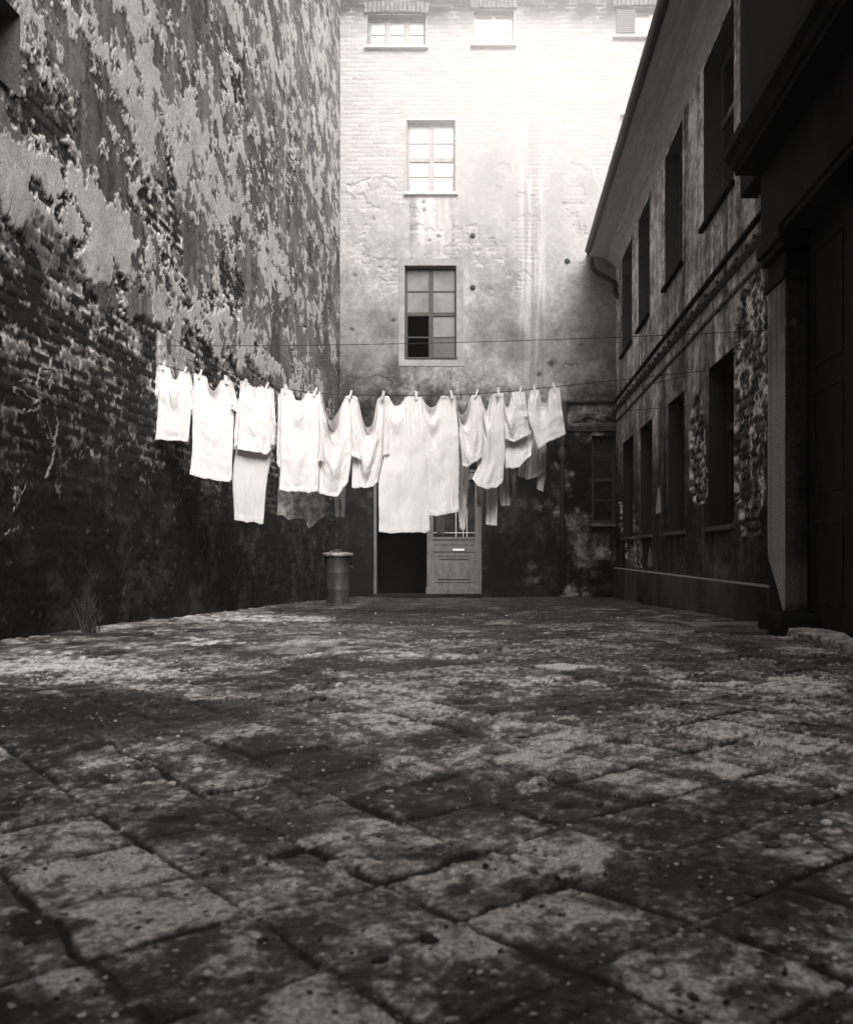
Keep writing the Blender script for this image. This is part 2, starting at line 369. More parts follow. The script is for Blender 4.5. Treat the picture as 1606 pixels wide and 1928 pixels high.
    xa, xb = XL+.0, XL-.25
    ex.append((((xa, holeY[1], holeZ[0]), (xb, holeY[1], holeZ[0]), (xb, holeY[1], holeZ[1]), (xa, holeY[1], holeZ[1])), .06))
    ex.append((((xa, holeY[0], holeZ[0]), (xa, holeY[1], holeZ[0]), (xb, holeY[1], holeZ[0]), (xb, holeY[0], holeZ[0])), .1))
    ex.append((((xa, holeY[0], holeZ[1]), (xa, holeY[1], holeZ[1]), (xb, holeY[1], holeZ[1]), (xb, holeY[0], holeZ[1])), .06))
    ex.append((((xb, holeY[0], holeZ[0]), (xb, holeY[1], holeZ[0]), (xb, holeY[1], holeZ[1]), (xb, holeY[0], holeZ[1])), .006))
    o = grid_mesh('wall', XL+h-root.location.x, Y-root.location.y, Z, a, M['wall'], root, keep, [([(p[0]-root.location.x, p[1]-root.location.y, p[2]) for p in e[0]], e[1]) for e in ex])
    b = MB().box(-9-XL, -.30, -12, 7.4, -.1, 12.1); b.build('masonry', M['stone'], root)
    MB().box(-.9, .12, -12, 7.4, 12.1, 12.3).build('coping', M['rooftile'], root)
    return root
build_left()

def build_shade_house():
    root = thing('shade_house', 'unseen house added behind the viewer to shade the yard', 'building', (0, -3.5, 0))
    MB().box(-9, 9, -9, 0, 0, 6.7).build('wall', M['stone'], root)  # unseen house added behind the camera, height set for the yard light
    MB().extrude_profile([(-9.3, 6.7), (.4, 6.7), (.4, 6.9), (-4.5, 8.5), (-9.3, 6.9)], 'x', -9.2, 9.2).build('roof', M['rooftile'], root)
build_shade_house()

# ---- windows: frame mesh with pane children
def window_x(parent, X0, X1, Z0, Z1, yw, depth, cols, bars, m_frame, pane_mats, sill=True, fw=.05, mull=.07, transom=None, missing=(), bt=.02, sill_m='stone'):
    """window in the back wall. cols: number of lights; bars: relative heights of thin bars, transom: relative height"""
    L = parent.location; yf = yw+depth
    f = MB(); A = lambda a, b, c, d, e, g: f.box(a-L.x, b-L.x, c-L.y, d-L.y, e-L.z, g-L.z)
    A(X0, X0+fw, yf, yf+.06, Z0, Z1); A(X1-fw, X1, yf, yf+.06, Z0, Z1); A(X0+fw, X1-fw, yf, yf+.06, Z1-fw, Z1); A(X0+fw, X1-fw, yf, yf+.06, Z0, Z0+fw*1.2)
    xs = [X0+fw]; cw = (X1-X0-2*fw-(cols-1)*mull)/cols
    zs_lo, zs_hi = Z0+fw*1.2, Z1-fw; H = zs_hi-zs_lo
    tz = None
    if transom: tz = zs_lo+transom*H
    for i in range(cols):
        a = X0+fw+i*(cw+mull)
        if i: A(a-mull, a, yf-.012, yf+.05, zs_lo, zs_hi)
        if tz: A(a, a+cw, yf-.008, yf+.05, tz-mull*.42, tz+mull*.42)
        for bz in bars: A(a, a+cw, yf+.005, yf+.035, zs_lo+bz*H-bt/2, zs_lo+bz*H+bt/2)
    fr = f.build('window', M[m_frame], parent)
    cuts = sorted([0]+list(bars)+([transom] if transom else [])+[1]); k = 0
    for i in range(cols):
        a = X0+fw+i*(cw+mull)
        for j in range(len(cuts)-1):
            if k not in missing:
                p = MB(); tl = .004*(rnd.random()-.5)
                zz0, zz1 = zs_lo+cuts[j]*H, zs_lo+cuts[j+1]*H
                p.box(a-L.x, a+cw-L.x, yf+.018-L.y, yf+.022-L.y, zz0-L.z, zz1-L.z)
                p.build('pane', M[pane_mats[k % len(pane_mats)]], fr)
            k += 1
    if sill: MB().box(X0-.05-L.x, X1+.05-L.x, yw-.06-L.y, yf-L.y, Z0-.05-L.z, Z0-.002-L.z, .006).build('sill', M[sill_m], fr)
    rb = MB(); x0, x1, z0, z1 = X0-.1-L.x, X1+.1-L.x, Z0-.1-L.z, Z1+.1-L.z; ya, yb = yf+.061-L.y, yf+1.2-L.y
    rb.quad((x0, yb, z0), (x1, yb, z0), (x1, yb, z1), (x0, yb, z1)).quad((x0, ya, z0), (x0, yb, z0), (x0, yb, z1), (x0, ya, z1)).quad((x1, ya, z0), (x1, yb, z0), (x1, yb, z1), (x1, ya, z1))
    rb.quad((x0, ya, z0), (x1, ya, z0), (x1, yb, z0), (x0, yb, z0)).quad((x0, ya, z1), (x1, ya, z1), (x1, yb, z1), (x0, yb, z1))
    rb.build('room_interior', M['void'], fr)
    return fr

def build_back():
    root = thing('rear_tenement', 'pale stained tenement facade closing the yard with a boarded door and tall casement windows', 'building', (0, YB, 0))
    holes = {'main': (762, 859, 500, 676), 'mid': (766, 857, 225, 362), 'tl': (692, 801, 27, 86), 'tm': (892, 967, 18, 82), 'tr': (1160, 1262, 14, 66),
             'rm': (1168, 1262, 214, 330), 'lr': (1114, 1160, 820, 986), 'door': (703, 907, 880, 1130)}
    W = {k: (xB(a), xB(b), zB(d), zB(c)) for k, (a, b, c, d) in holes.items()}
    D = .13
    xm = [v for h in W.values() for v in h[:2]]; zm = [v for h in W.values() for v in h[2:]]
    U = axis_with(-2.8, 7.5, .0135, xm); U = U[(U < 3.4) | (np.arange(len(U)) % 1 == 0)]; V = axis_with(-.1, 11.6, .0135, zm)
    X, Z = np.meshgrid(U, V)
    n1 = fbm(X*1.1, Z*1.1, 5, 101, .55); n2 = fbm(X*4, Z*4, 5, 102, .6); n3 = fbm(X*18, Z*18, 4, 103, .6); st = fbm(X*7, Z*.6, 5, 104, .55)
    h = .004*(n2-.5)+.002*(n3-.5); N1, N2, N3 = nz(n1), nz(n2), nz(n3); a = .30*np.exp(np.clip(-.02+.11*N1+.08*N2+.09*N3, -1, .6))
    # plaster fallen from the brick high up, ragged lower edge, more at left
    edge = interp(X, [-2.7, -1.6, -1.4, -.2, .3, .6, 1.4, 1.8, 4], [7.15, 7.0, 8.2, 7.6, 7.9, 6.6, 8.0, 7.0, 6.9])
    br = sst(-.03, .03, Z-(edge+.9*(fbm(X*1.6, Z*1.6, 5, 105, .6)-.5)))
    pk = ((rank(fbm(X*2.2, Z*2.2, 6, 106, .6)) > .86) & (Z > 5.2) & (Z < 7.5)); br = np.maximum(br, pk*1.)
    pq = np.exp(-((X-.5)/.28)**2-((Z-6.15)/.55)**2)+.5*(fbm(X*4, Z*4, 4, 107)-.5); br = np.maximum(br, sst(.46, .5, pq))
    mo, bid = bricks(X, Z, .235, .073, .016, 9)
    ab = .30+.16*(bid-.5)+.12*(n3-.5); ab = ab*(1-mo)+(.30+.25*(n2-.5))*mo
    topd = sst(9.45, 10.1, Z+.5*(n1-.5)); ab = ab*(1-topd)+topd*((.02+.06*bid**2)*(1-mo)+mo*(.03+.20*sst(.5, .7, n2)))
    hb = -.010-.005*mo+.003*(bid-.5)
    a = a*(1-br)+ab*br; h = h*(1-br)+hb*br
    paled = sst(4.9, 6.9, Z+.9*(n1-.5)+.25*X)*(1-topd); a = a+(.34-a)*.5*paled  # upper wall paled, its bright glow put into the colour
    # crack and rim where the render broke
    rim = np.exp(-((Z-(edge+.9*(fbm(X*1.6, Z*1.6, 5, 105, .6)-.5)))/.02)**2); a = a+.15*rim*sst(.5, .6, n2)
    # repaired pale strip of render right of the window
    x0, x1 = xB(978), xB(1026); sx = sst(.0, .03, X-x0-.03*(n2-.5))*sst(0, .03, x1-X-.06*(n2-.5)); sz = sst(8.3, 8.0, Z)
    a = a*(1-.6*sx*sz)+.6*sx*sz*(.26+.20*sst(.45, .62, fbm(X*16, Z*.9, 4, 110, .6)))
    le = np.exp(-((X-x0-.015*(n2-.5))/.012)**2)+np.exp(-((X-x1-.05*(n2-.5))/.012)**2); a = a+.05*le*sz*sst(3.2, 3.6, Z)
    # runs under the sills
    for k in ('main', 'mid'):
        a0, b0, zb, _ = W[k]; r = sst(a0-.05, a0+.1, X)*sst(b0+.05, b0-.1, X)*sst(zb+.0, zb-.1, Z)*sst(zb-1.7, zb-.5, Z)
        a = a+r*(.55*(st-.5)); 
    # big water and soot stains with their own outline
    s1 = sst(.50, .66, fbm(X*1.7+4, Z*2.1, 6, 112, .6)); a = a*(1-.22*s1*sst(5.8, 4.6, Z))
    s2 = sst(-1.35, -2.4, X+.7*(n1-.5))*sst(5.6, 4.2, Z+1.0*(n1-.5)); a = a*(1-.38*s2)
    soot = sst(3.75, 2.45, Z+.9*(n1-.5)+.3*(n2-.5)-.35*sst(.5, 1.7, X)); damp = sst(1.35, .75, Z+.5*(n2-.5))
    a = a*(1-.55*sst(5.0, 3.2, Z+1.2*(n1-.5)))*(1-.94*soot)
    a = a+.10*soot*sst(.56, .72, fbm(X*2.7, Z*2.4, 5, 113, .6))*sst(.2, 1.2, X)
    lp = sst(0, .04, np.minimum(np.minimum(X-xB(1085), xB(1160)-X), np.minimum(Z-zB(1056), zB(1000)-Z))); a = a+lp*(.02+.12*sst(.4, .6, fbm(X*8, Z*3, 4, 114)))
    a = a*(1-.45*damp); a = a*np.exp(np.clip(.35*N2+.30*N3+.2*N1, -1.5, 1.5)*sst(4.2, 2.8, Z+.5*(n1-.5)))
    # ragged crack lines
    for (pts, dp) in (([(686, 480), (712, 484), (745, 489), (800, 492), (870, 487)], .5), ([(650, 345), (690, 335), (720, 330), (760, 338)], .5), ([(975, 362), (1000, 366), (1030, 368), (1050, 362)], .7), ([(660, 705), (690, 712), (712, 702), (740, 720)], .7), ([(1025, 690), (1060, 683), (1090, 688)], .7), ([(930, 345), (960, 360), (980, 372)], .4)):
        xs = [xB(p[0]) for p in pts]; zs = [zB(p[1]) for p in pts]; zc = np.interp(X, xs, zs)+.16*(fbm(X*7, X*0, 5, 120, .6)-.5)
        c = np.exp(-((Z-zc)/(.006+.016*n2))**2)*sst(.40, .55, fbm(X*5, Z*0, 4, 121))*((X > xs[0]) & (X < xs[-1])); a = a*(1-dp*c); h = h-.003*c
    # small knocked out holes
    for (px, py, r, d) in ((797, 380, .03, .6), (798, 395, .04, .6), (826, 445, .04, .5), (808, 452, .025, .7), (668, 518, .04, .5), (662, 620, .04, .6), (702, 411, .03, .4), (1062, 382, .03, .5), (1037, 685, .06, .7), (1015, 705, .05, .6), (1095, 650, .04, .4), (740, 603, .035, .7)):
        c = np.exp(-(((X-xB(px))**2+((Z-zB(py))*1.2)**2)/r**2)**1.3); a = a*(1-d*c); h = h-.02*c
    dist = np.full(X.shape, 9.)
    um, vm = (U[:-1]+U[1:])/2, (V[:-1]+V[1:])/2; keep = np.ones((len(vm), len(um)), bool)
    ex = []
    for k, (a0, b0, c0, d0) in W.items():
        dd = np.maximum(np.maximum(a0-X, X-b0), np.maximum(c0-Z, Z-d0)); dist = np.minimum(dist, np.abs(dd))
        keep &= ~(((um > a0) & (um < b0))[None, :] & ((vm > c0) & (vm < d0))[:, None])
        al = .30 if k in ('mid', 'rm') else (.16 if k in ('main', 'tl', 'tm', 'tr') else .03); dy = D if k != 'door' else .28
        for q in (((a0, c0), (a0, d0)), ((b0, d0), (b0, c0)), ((a0, d0), (b0, d0)), ((b0, c0), (a0, c0))):
            (xa, za), (xb, zb_) = q; ex.append((((xa, 0, za), (xb, 0, zb_), (xb, dy, zb_), (xa, dy, za)), al))
    h = h*sst(.0, .05, dist)
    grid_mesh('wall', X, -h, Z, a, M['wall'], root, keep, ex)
    MB().box(-9, 9, 2.4, 6, 0, 11.6).build('masonry', M['stone'], root)
    MB().extrude_profile([(YB-.42-YB, 11.9), (-.42, 11.75), (-.30, 11.70), (-.22, 11.55), (-.08, 11.50), (0.0, 11.40), (1.5, 11.40), (1.5, 12.6)], 'x', -2.6, 7.5).build('cornice', M['stone'], root)
    # windows
    wm = lambda k, **kw: window_x(root, *W[k], YB, D-.001, **kw)
    f = wm('main', cols=2, bars=(.24, .76), transom=.5, m_frame='dark_wood', pane_mats=['glass_dusty']*4+['glass_dark']+['glass_dusty']*3, missing=(0, 1), fw=.035, mull=.075, bt=.022, sill=False)
    f['label'] = 'dark framed window with its lower casement pane gone'
    a0, b0, c0, d0 = W['main']; s = MB()
    s.box(a0-.10, b0+.13, -.012, -.001, c0-.12, c0-.004).box(a0-.10, b0+.13, -.012, -.001, d0+.004, d0+.12).box(a0-.10, a0-.004, -.012, -.001, c0-.003, d0+.003).box(b0+.004, b0+.13, -.012, -.001, c0-.003, d0+.003)
    s.build('window_surround', flat_mat('surround_render', .20, .29, .9, .2, 5, None, .004, 20), root)
    MB().box(a0+.02, b0+.02, -.03, D-.002, c0+.001, c0+.03, .004).build('sill', M['dark_wood'], root)
    # a pale torn curtain behind the lower right light
    cb = MB(); xm_ = (a0+b0)/2+.05
    for i in range(8):
        t0, t1 = i/8, (i+1)/8; zt = c0+.78; f0 = lambda t: c0+.16+.24*(1-t)**.7+.06*math.sin(t*7)
        cb.quad((xm_+t0*.36, D+.12+.02*math.sin(i*2), f0(t0)), (xm_+t1*.36, D+.12+.02*math.sin(i*2+2), f0(t1)), (xm_+t1*.36, D+.12+.02*math.sin(i*2+2), zt), (xm_+t0*.36, D+.12+.02*math.sin(i*2), zt))
    wm('mid', cols=2, bars=(.24, .74), transom=.49, m_frame='mid_wood', pane_mats=['glass_curtain'], fw=.04, mull=.085, sill=True, sill_m='pale_stone')
    a0, b0, c0, d0 = W['mid']
    wm('tl', cols=3, bars=(.5,), m_frame='mid_wood', pane_mats=['glass_curtain'], fw=.05, mull=.10, sill_m='pale_stone')
    wm('tm', cols=2, bars=(.45,), m_frame='pale_wood', pane_mats=['glass_curtain'], fw=.04, mull=.05, sill_m='pale_stone')
    tr = wm('tr', cols=3, bars=(.28,), m_frame='pale_wood', pane_mats=['glass_dark', 'glass_dark', 'glass_curtain', 'glass_curtain'], fw=.04, mull=.07, sill_m='pale_stone')
    rm = wm('rm', cols=2, bars=(.24, .74), transom=.49, m_frame='pale_wood', pane_mats=['glass_curtain'], sill_m='pale_stone')
    lr = wm('lr', cols=1, bars=(.25, .8), transom=.5, m_frame='dark_wood', pane_mats=['glass_dark'], fw=.05, sill_m='stone')
    # wooden box shutter beside the top right window
    a0, b0, c0, d0 = W['tr']; s = MB()
    for i in range(11): s.box(a0+.01, a0+.33, -.01+.0, .05, c0+.05+i*.036, c0+.05+i*.036+.026)
    s.build('shutter', M['grey_wood'], root)
    # soldier brick lintels
    for k, n in (('tl', 15), ('tm', 11), ('tr', 14)):
        a0, b0, c0, d0 = W[k]; s = MB(); ww = (b0-a0+.12)/n
        for i in range(n):
            x = a0-.06+i*ww; arch = .035*(1-((i-(n-1)/2)/(n/2))**2); dz = .01*rnd.random()
            s.box(x+.006, x+ww-.006, -.035-.01*rnd.random(), .02, d0+.01+arch*.5+dz, d0+.19+arch+dz, .004)
        s.build('brick_lintel', M['lintel'], root)
    # wall tie anchors
    for px, py in ((890, 443), (890, 541), (1068, 491)):
        s = MB(); bm = bmesh.new(); bmesh.ops.create_cone(bm, cap_ends=True, segments=14, radius1=.05, radius2=.035, depth=.03)
        s.add(bm, Matrix.Translation((xB(px), -.015, zB(py)))@Matrix.Rotation(PI/2, 4, 'X')); bm.free()
        bm = bmesh.new(); bmesh.ops.create_cone(bm, cap_ends=True, segments=6, radius1=.02, radius2=.018, depth=.05)
        s.add(bm, Matrix.Translation((xB(px), -.035, zB(py)))@Matrix.Rotation(PI/2, 4, 'X')); bm.free()
        s.build('tie_anchor', M['iron'], root)
    # ledge and flat pediment over the ground floor corner
    MB().box(xB(1064), XR-.004, -.07, -.001, zB(759), zB(755), .004).build('ledge', M['iron'], root)
    MB().extrude_profile([(0-.09, zB(803)), (-.09, zB(799)), (-.05, zB(797)), (-.001, zB(797)), (-.001, zB(812)), (-.04, zB(812))], 'x', xB(1066), XR-.004).build('window_hood', M['stone'], root)
    xa, xb, xc = xB(1070), xB(1105), xB(1155)
    s = MB()
    for (p, q) in (((xa, zB(800)), (xb, zB(783))), ((xb, zB(783)), (xc, zB(799)))):
        s.tube([(p[0], -.03, p[1]), (q[0], -.03, q[1])], .022, 6)
    s.build('pediment_moulding', M['stone'], root)
    # drainpipe with hopper
    xd = xB(1061); s = MB().tube([(xd+.02, -.09, zB(757)), (xd+.02, -.09, zB(800)), (xd-.03, -.09, zB(840)), (xd-.03, -.09, zB(1112))], .038, 12)
    dp = s.build('drainpipe', M['iron'], root, True)
    MB().lathe([(.045, zB(872)), (.085, zB(862)), (.085, zB(850)), (.05, zB(843))], xd-.03, -.09, 14).build('hopper', M['iron'], dp, True)
    # ---- entrance: frame, leaf with panels and glazed top, dark opening
    a0, b0, c0, d0 = W['door']; y = .05
    fr = MB().box(a0, a0+.045, y, y+.12, 0, d0).box(b0-.05, b0, y, y+.12, 0, d0).box(a0+.045, b0-.05, y, y+.12, d0-.07, d0)
    fr.build('door_frame', M['grey_wood'], root)
    lx0, lx1 = xB(803), xB(905)-.01; yl = y+.02
    z = zB; s = MB()
    s.box(lx0, lx0+.11, yl, yl+.05, z(1123), d0-.08, .003).box(lx1-.09, lx1, yl, yl+.05, z(1123), d0-.08, .003)       # stiles
    s.box(lx0+.11, lx1-.09, yl, yl+.05, z(1122), z(1104), .003).box(lx0+.11, lx1-.09, yl, yl+.05, z(1039), z(1030), .003).box(lx0+.11, lx1-.09, yl, yl+.05, z(1026), z(1012), .003)
    s.box(lx0+.11, lx1-.09, yl, yl+.05, d0-.20, d0-.08, .003).box(lx0+.11, lx1-.09, yl+.01, yl+.04, z(1030), z(1026))
    s.box(lx0+.11, lx1-.09, yl+.018, yl+.04, z(1104), z(1039))
    s.box(lx0-.015, lx1, yl-.022, yl-.001, z(1123), z(1106), .004)                                # kick board
    s.box(lx0+.10, lx1-.08, yl-.02, yl-.001, z(1016), z(1011), .003)
    leaf = s.build('door_leaf', M['door'], root)
    s = MB(); x0, x1 = lx0+.15, lx1-.13
    for (e, yy, g) in ((0, .010, .03), (.055, .0, .022)):
        s.box(x0+e, x1-e, yl+yy-.004, yl+.02, z(1097)+e, z(1097)+e+g, .003).box(x0+e, x1-e, yl+yy-.004, yl+.02, z(1044)-e-g, z(1044)-e, .003)
        s.box(x0+e, x0+e+g, yl+yy-.004, yl+.02, z(1097)+e+g, z(1044)-e-g).box(x1-e-g, x1-e, yl+yy-.004, yl+.02, z(1097)+e+g, z(1044)-e-g)
    s.build('door_panel', M['door'], leaf)
    g = MB().box(lx0+.11, lx1-.09, yl+.02, yl+.026, z(1012), d0-.20).build('door_glass', M['glass_dark'], leaf)
    s = MB()
    for px in (858, 872, 879): s.tube([(xB(px), yl+.0, z(1012)), (xB(px), yl+.0, z(955))], .007, 6)
    s.tube([(lx0+.11, yl, z(1003)), (lx1-.09, yl, z(1003))], .006, 6); s.build('window_bars', M['pale_wood'], leaf)
    MB().box(xB(852), xB(874), yl-.012, yl-.006, z(1037), z(1033)).build('notice_strip', M['paper'], leaf)
    MB().box(a0, b0, -.12, .3, -.02, .06, .01).build('threshold', M['soot'], root)
    s = MB(); s.quad((a0-.2, 2.2, -.1), (b0+.2, 2.2, -.1), (b0+.2, 2.2, 2.6), (a0-.2, 2.2, 2.6)).quad((a0-.2, .29, -.1), (a0-.2, 2.2, -.1), (a0-.2, 2.2, 2.6), (a0-.2, .29, 2.6)).quad((b0+.2, .29, -.1), (b0+.2, 2.2, -.1), (b0+.2, 2.2, 2.6), (b0+.2, .29, 2.6)).quad((a0-.2, .29, 2.6), (b0+.2, .29, 2.6), (b0+.2, 2.2, 2.6), (a0-.2, 2.2, 2.6)).quad((a0-.2, .29, -.02), (b0+.2, .29, -.02), (b0+.2, 2.2, -.02), (a0-.2, 2.2, -.02))
    s.build('passage_interior', M['void'], root)
    return root
build_back()

# ---- low wing on the right
def build_wing():
    root = thing('side_wing', 'low dark wing with streaked render, two rows of deep windows and an overhanging roof', 'building', (XR, 10, 0))
    lx = lambda x: x-XR; ly = lambda y: y-10
    up = [(13.56, 14.65), (12.0, 12.95), (9.88, 10.9), (7.74, 8.87), (5.7, 6.75)]
    zu0, zu1 = 3.95, 5.52
    lo = [(13.45, 14.55), (11.8, 12.76), (9.77, 10.7), (7.74, 8.66)]
    zl0, zl1 = 1.0, 2.52
    hl = [(a, b, zu0, zu1) for a, b in up]+[(a, b, zl0, zl1) for a, b in lo]
    ym = [v for h in hl for v in h[:2]]; U = axis_with(3.0, YB+.02, .012, ym); V = axis_with(-.1, 5.9, .0125, [zu0, zu1, zl0, zl1])
    Y, Z = np.meshgrid(U, V)
    n1 = fbm(Y*1.1, Z*1.1, 5, 201, .55); n2 = fbm(Y*4, Z*4, 5, 202, .6); n3 = fbm(Y*16, Z*16, 4, 203, .6)
    st = fbm(Y*8, Z*.55, 5, 204, .6); st2 = fbm(Y*24, Z*1.2, 3, 205, .6)
    h = .005*(n2-.5)+.002*(n3-.5)
    a = .24+.60*(st-.5)+.22*(st2-.5)+.14*(n1-.5)+.08*(n3-.5)
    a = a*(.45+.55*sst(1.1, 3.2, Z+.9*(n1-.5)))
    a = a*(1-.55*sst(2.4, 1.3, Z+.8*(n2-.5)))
    a = a*np.exp(np.clip(.30*nz(n2)+.22*nz(n3), -1.5, 1.2))*(1+.45*sst(2.2, 2.9, Z)+.60*sst(3.4, 4.5, Z))*(1-.30*sst(.5, .7, fbm(Y*2, Z*.7, 4, 240)))  # render paler with height, light on the upper storey put into colour
    # wall much darker towards the street end
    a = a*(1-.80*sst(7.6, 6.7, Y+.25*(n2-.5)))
    # broad pale strips between windows
    for (c, w_) in ((9.3, .28), (11.5, .22), (13.1, .18)): a = a+.10*np.exp(-((Y-c)/w_)**2)*sst(1.7, 2.6, Z)
    # fallen render: brick patches with pale rims
    def patch(yc, pts, seed, wob=.16):
        zz = [p[0] for p in pts]; l = np.interp(Z, zz, [p[1] for p in pts]); r = np.interp(Z, zz, [p[2] for p in pts])
        ins = np.minimum(Y-l, r-Y)+wob*(fbm(Y*7, Z*5, 4, seed, .6)-.5); ins = np.where((Z < zz[0]) | (Z > zz[-1]), -1, ins)
        return ins
    p1 = patch(0, [(.9, 7.0, 7.5), (1.4, 6.85, 7.75), (1.9, 6.75, 7.72), (2.4, 6.75, 7.72), (2.65, 6.75, 7.75), (2.85, 6.9, 7.55), (3.02, 7.0, 7.25)], 210)
    p2 = patch(0, [(1.25, 8.75, 9.35), (1.5, 8.72, 9.5), (1.75, 8.8, 9.45), (2.05, 8.85, 9.5), (2.22, 8.95, 9.4), (2.35, 9.0, 9.3)], 211, .12)
    p3 = patch(0, [(.55, 12.6, 14.2), (.9, 12.9, 14.3), (1.2, 13.2, 14.8), (1.6, 13.5, 14.9)], 212, .5)
    ins = np.maximum(np.maximum(p1, p2), p3); bk = sst(0, .025, ins)
    rim = np.exp(-((ins-.0)/.03)**2)*sst(.40, .55, n2)
    mo, bid = bricks(Y, Z, .26, .085, .024, 19)
    bv = .10*np.exp(.5*nz(n3)+1.2*(bid-.5)); rag = sst(.5, .62, fbm(Y*9, Z*4, 4, 213, .6))
    ab = bv*(1-mo)+mo*.02+.75*rag*sst(-.2, .9, nz(n3))+.12*mo*rag
    a = a*(1-bk)+bk*ab; a = a+.85*rim*sst(-.6, .8, nz(n3))
    h = h*(1-bk)+bk*(-.024-.010*mo+.005*(bid-.5)+.008*(fbm(Y*14, Z*14, 4, 214)-.5))+.006*rim
    # odd white lime patches low at the far end
    for (px, py0, py1, hw) in ((1240, 918, 966, 6), (1181, 936, 962, 7), (1188, 975, 1000, 6), (1186, 1025, 1062, 8), (1224, 1030, 1066, 5), (1206, 1008, 1050, 4)):
        yc = XR*F/(px-CX); z0, z1 = CZ+(CY-py1)/F*yc, CZ+(CY-py0)/F*yc; hy = hw*yc*yc/(XR*F)
        sh = sst(1, .6, np.abs(Y-yc)/hy/(.35+.65*sst(z1, z0+.3*(z1-z0), Z))+.8*(n2-.5)*1.6)*sst(z0-.01, z0+.01, Z)*sst(z1+.01, z1-.02, Z); a = a*(1-sh)+sh*(.50 if px == 1240 else .26)
    # damp foot arcs
    a = a+.07*sst(.5, .62, fbm(Y*1.6, Z*2.2, 4, 215))*sst(.5, .6, Z)*sst(.95, .8, Z)*sst(10, 8.5, Y)
    dist = np.full(Y.shape, 9.)
    um, vm = (U[:-1]+U[1:])/2, (V[:-1]+V[1:])/2; keep = np.ones((len(vm), len(um)), bool); ex = []; D = .17
    for i, (a0, b0, c0, d0) in enumerate(hl):
        dist = np.minimum(dist, np.abs(np.maximum(np.maximum(a0-Y, Y-b0), np.maximum(c0-Z, Z-d0))))
        keep &= ~(((um > a0) & (um < b0))[None, :] & ((vm > c0) & (vm < d0))[:, None])
        al = .10 if c0 > 3 else .035
        for (p, q) in (((a0, c0), (a0, d0)), ((b0, d0), (b0, c0)), ((a0, d0), (b0, d0)), ((b0, c0), (a0, c0))):
            ex.append((((0, ly(p[0]), p[1]), (0, ly(q[0]), q[1]), (D, ly(q[0]), q[1]), (D, ly(p[0]), p[1])), al))
    h = h*sst(0, .05, dist)
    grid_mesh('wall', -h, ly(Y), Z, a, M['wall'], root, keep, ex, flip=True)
    MB().box(1.2, 7.4, -14, 5.38, 0, 5.8).build('masonry', M['stone'], root)
    # windows
    for i, (a0, b0, c0, d0) in enumerate(hl):
        ya, yb = ly(a0), ly(b0); upper = c0 > 3; x = D; fm = M['grey_wood'] if upper else M['dark_wood']; fw = .05
        f = MB().box(x, x+.06, ya, ya+fw, c0, d0).box(x, x+.06, yb-fw, yb, c0, d0).box(x, x+.06, ya+fw, yb-fw, c0, c0+fw).box(x, x+.06, ya+fw, yb-fw, d0-fw, d0)
        ym_ = (ya+yb)/2; f.box(x-.01, x+.05, ym_-.035, ym_+.035, c0+fw, d0-fw); zt = c0+(d0-c0)*.62
        f.box(x-.006, x+.05, ya+fw, ym_-.035, zt-.03, zt+.03).box(x-.006, x+.05, ym_+.035, yb-fw, zt-.03, zt+.03)
        fr = f.build('window', fm, root)
        for (p, q) in ((ya+fw, ym_-.035), (ym_+.035, yb-fw)):
            for (r, s) in ((c0+fw, zt-.03), (zt+.03, d0-fw)):
                MB().box(x+.02, x+.026, p, q, r, s).build('pane', M['glass_dark'], fr)
        MB().box(-.05, D-.002, ya-.04, yb+.04, c0-.045, c0-.003, .006).build('sill', M['stone'] if not upper else M['soot'], fr)
        s = MB(); X1 = x+.9; e = .1
        s.quad((X1, ya-e, c0-e), (X1, yb+e, c0-e), (X1, yb+e, d0+e), (X1, ya-e, d0+e)).quad((x+.061, ya-e, c0-e), (X1, ya-e, c0-e), (X1, ya-e, d0+e), (x+.061, ya-e, d0+e)).quad((x+.061, yb+e, c0-e), (X1, yb+e, c0-e), (X1, yb+e, d0+e), (x+.061, yb+e, d0+e))
        s.quad((x+.061, ya-e, d0+e), (X1, ya-e, d0+e), (X1, yb+e, d0+e), (x+.061, yb+e, d0+e)).quad((x+.061, ya-e, c0-e), (X1, ya-e, c0-e), (X1, yb+e, c0-e), (x+.061, yb+e, c0-e))
        s.build('room_interior', M['void'], fr)
    # plinth with its paler top edge
    yy = np.linspace(6.0, YB+.01, 190); zz = np.linspace(-.1, .50, 26); Yp, Zp = np.meshgrid(yy, zz)
    m1 = fbm(Yp*1.3, Zp*2, 5, 230, .6); ap = .035+.10*(m1-.45)+.05*(fbm(Yp*9, Zp*9, 4, 231)-.5)+.05*sst(.5, .6, fbm(Yp*.9, Zp*.2, 3, 232))
    ex = [(((-.06, ly(6.0), .50), (-.06, ly(YB), .50), (.01, ly(YB), .515), (.01, ly(6.0), .515)), .26), (((-.06, ly(6.0), -.1), (-.06, ly(6.0), .5), (.01, ly(6.0), .5), (.01, ly(6.0), -.1)), .05)]
    grid_mesh('plinth', -.06-.006*(m1-.5), ly(Yp), Zp, ap, M['wall'], root, None, ex, flip=True)
    # string courses
    y0, y1 = ly(6.3), ly(YB)-.001
    MB().extrude_profile([(.0, 3.37), (-.035, 3.36), (-.035, 3.335), (0, 3.32)], 'y', y0, y1).build('string_course', M['soot'], root)
    s = MB().extrude_profile([(.0, 3.20), (-.055, 3.19), (-.055, 3.165), (-.02, 3.14), (0, 3.14)], 'y', y0, y1)
    s.build('string_course', M['stone'], root)
    s = MB(); y = y0+.1
    while y < y1: hh = .018+.012*rnd.random(); s.box(-.056-hh, -.055, y, y+.035+.02*rnd.random(), 3.16, 3.195, .006); y += .22+.22*rnd.random()
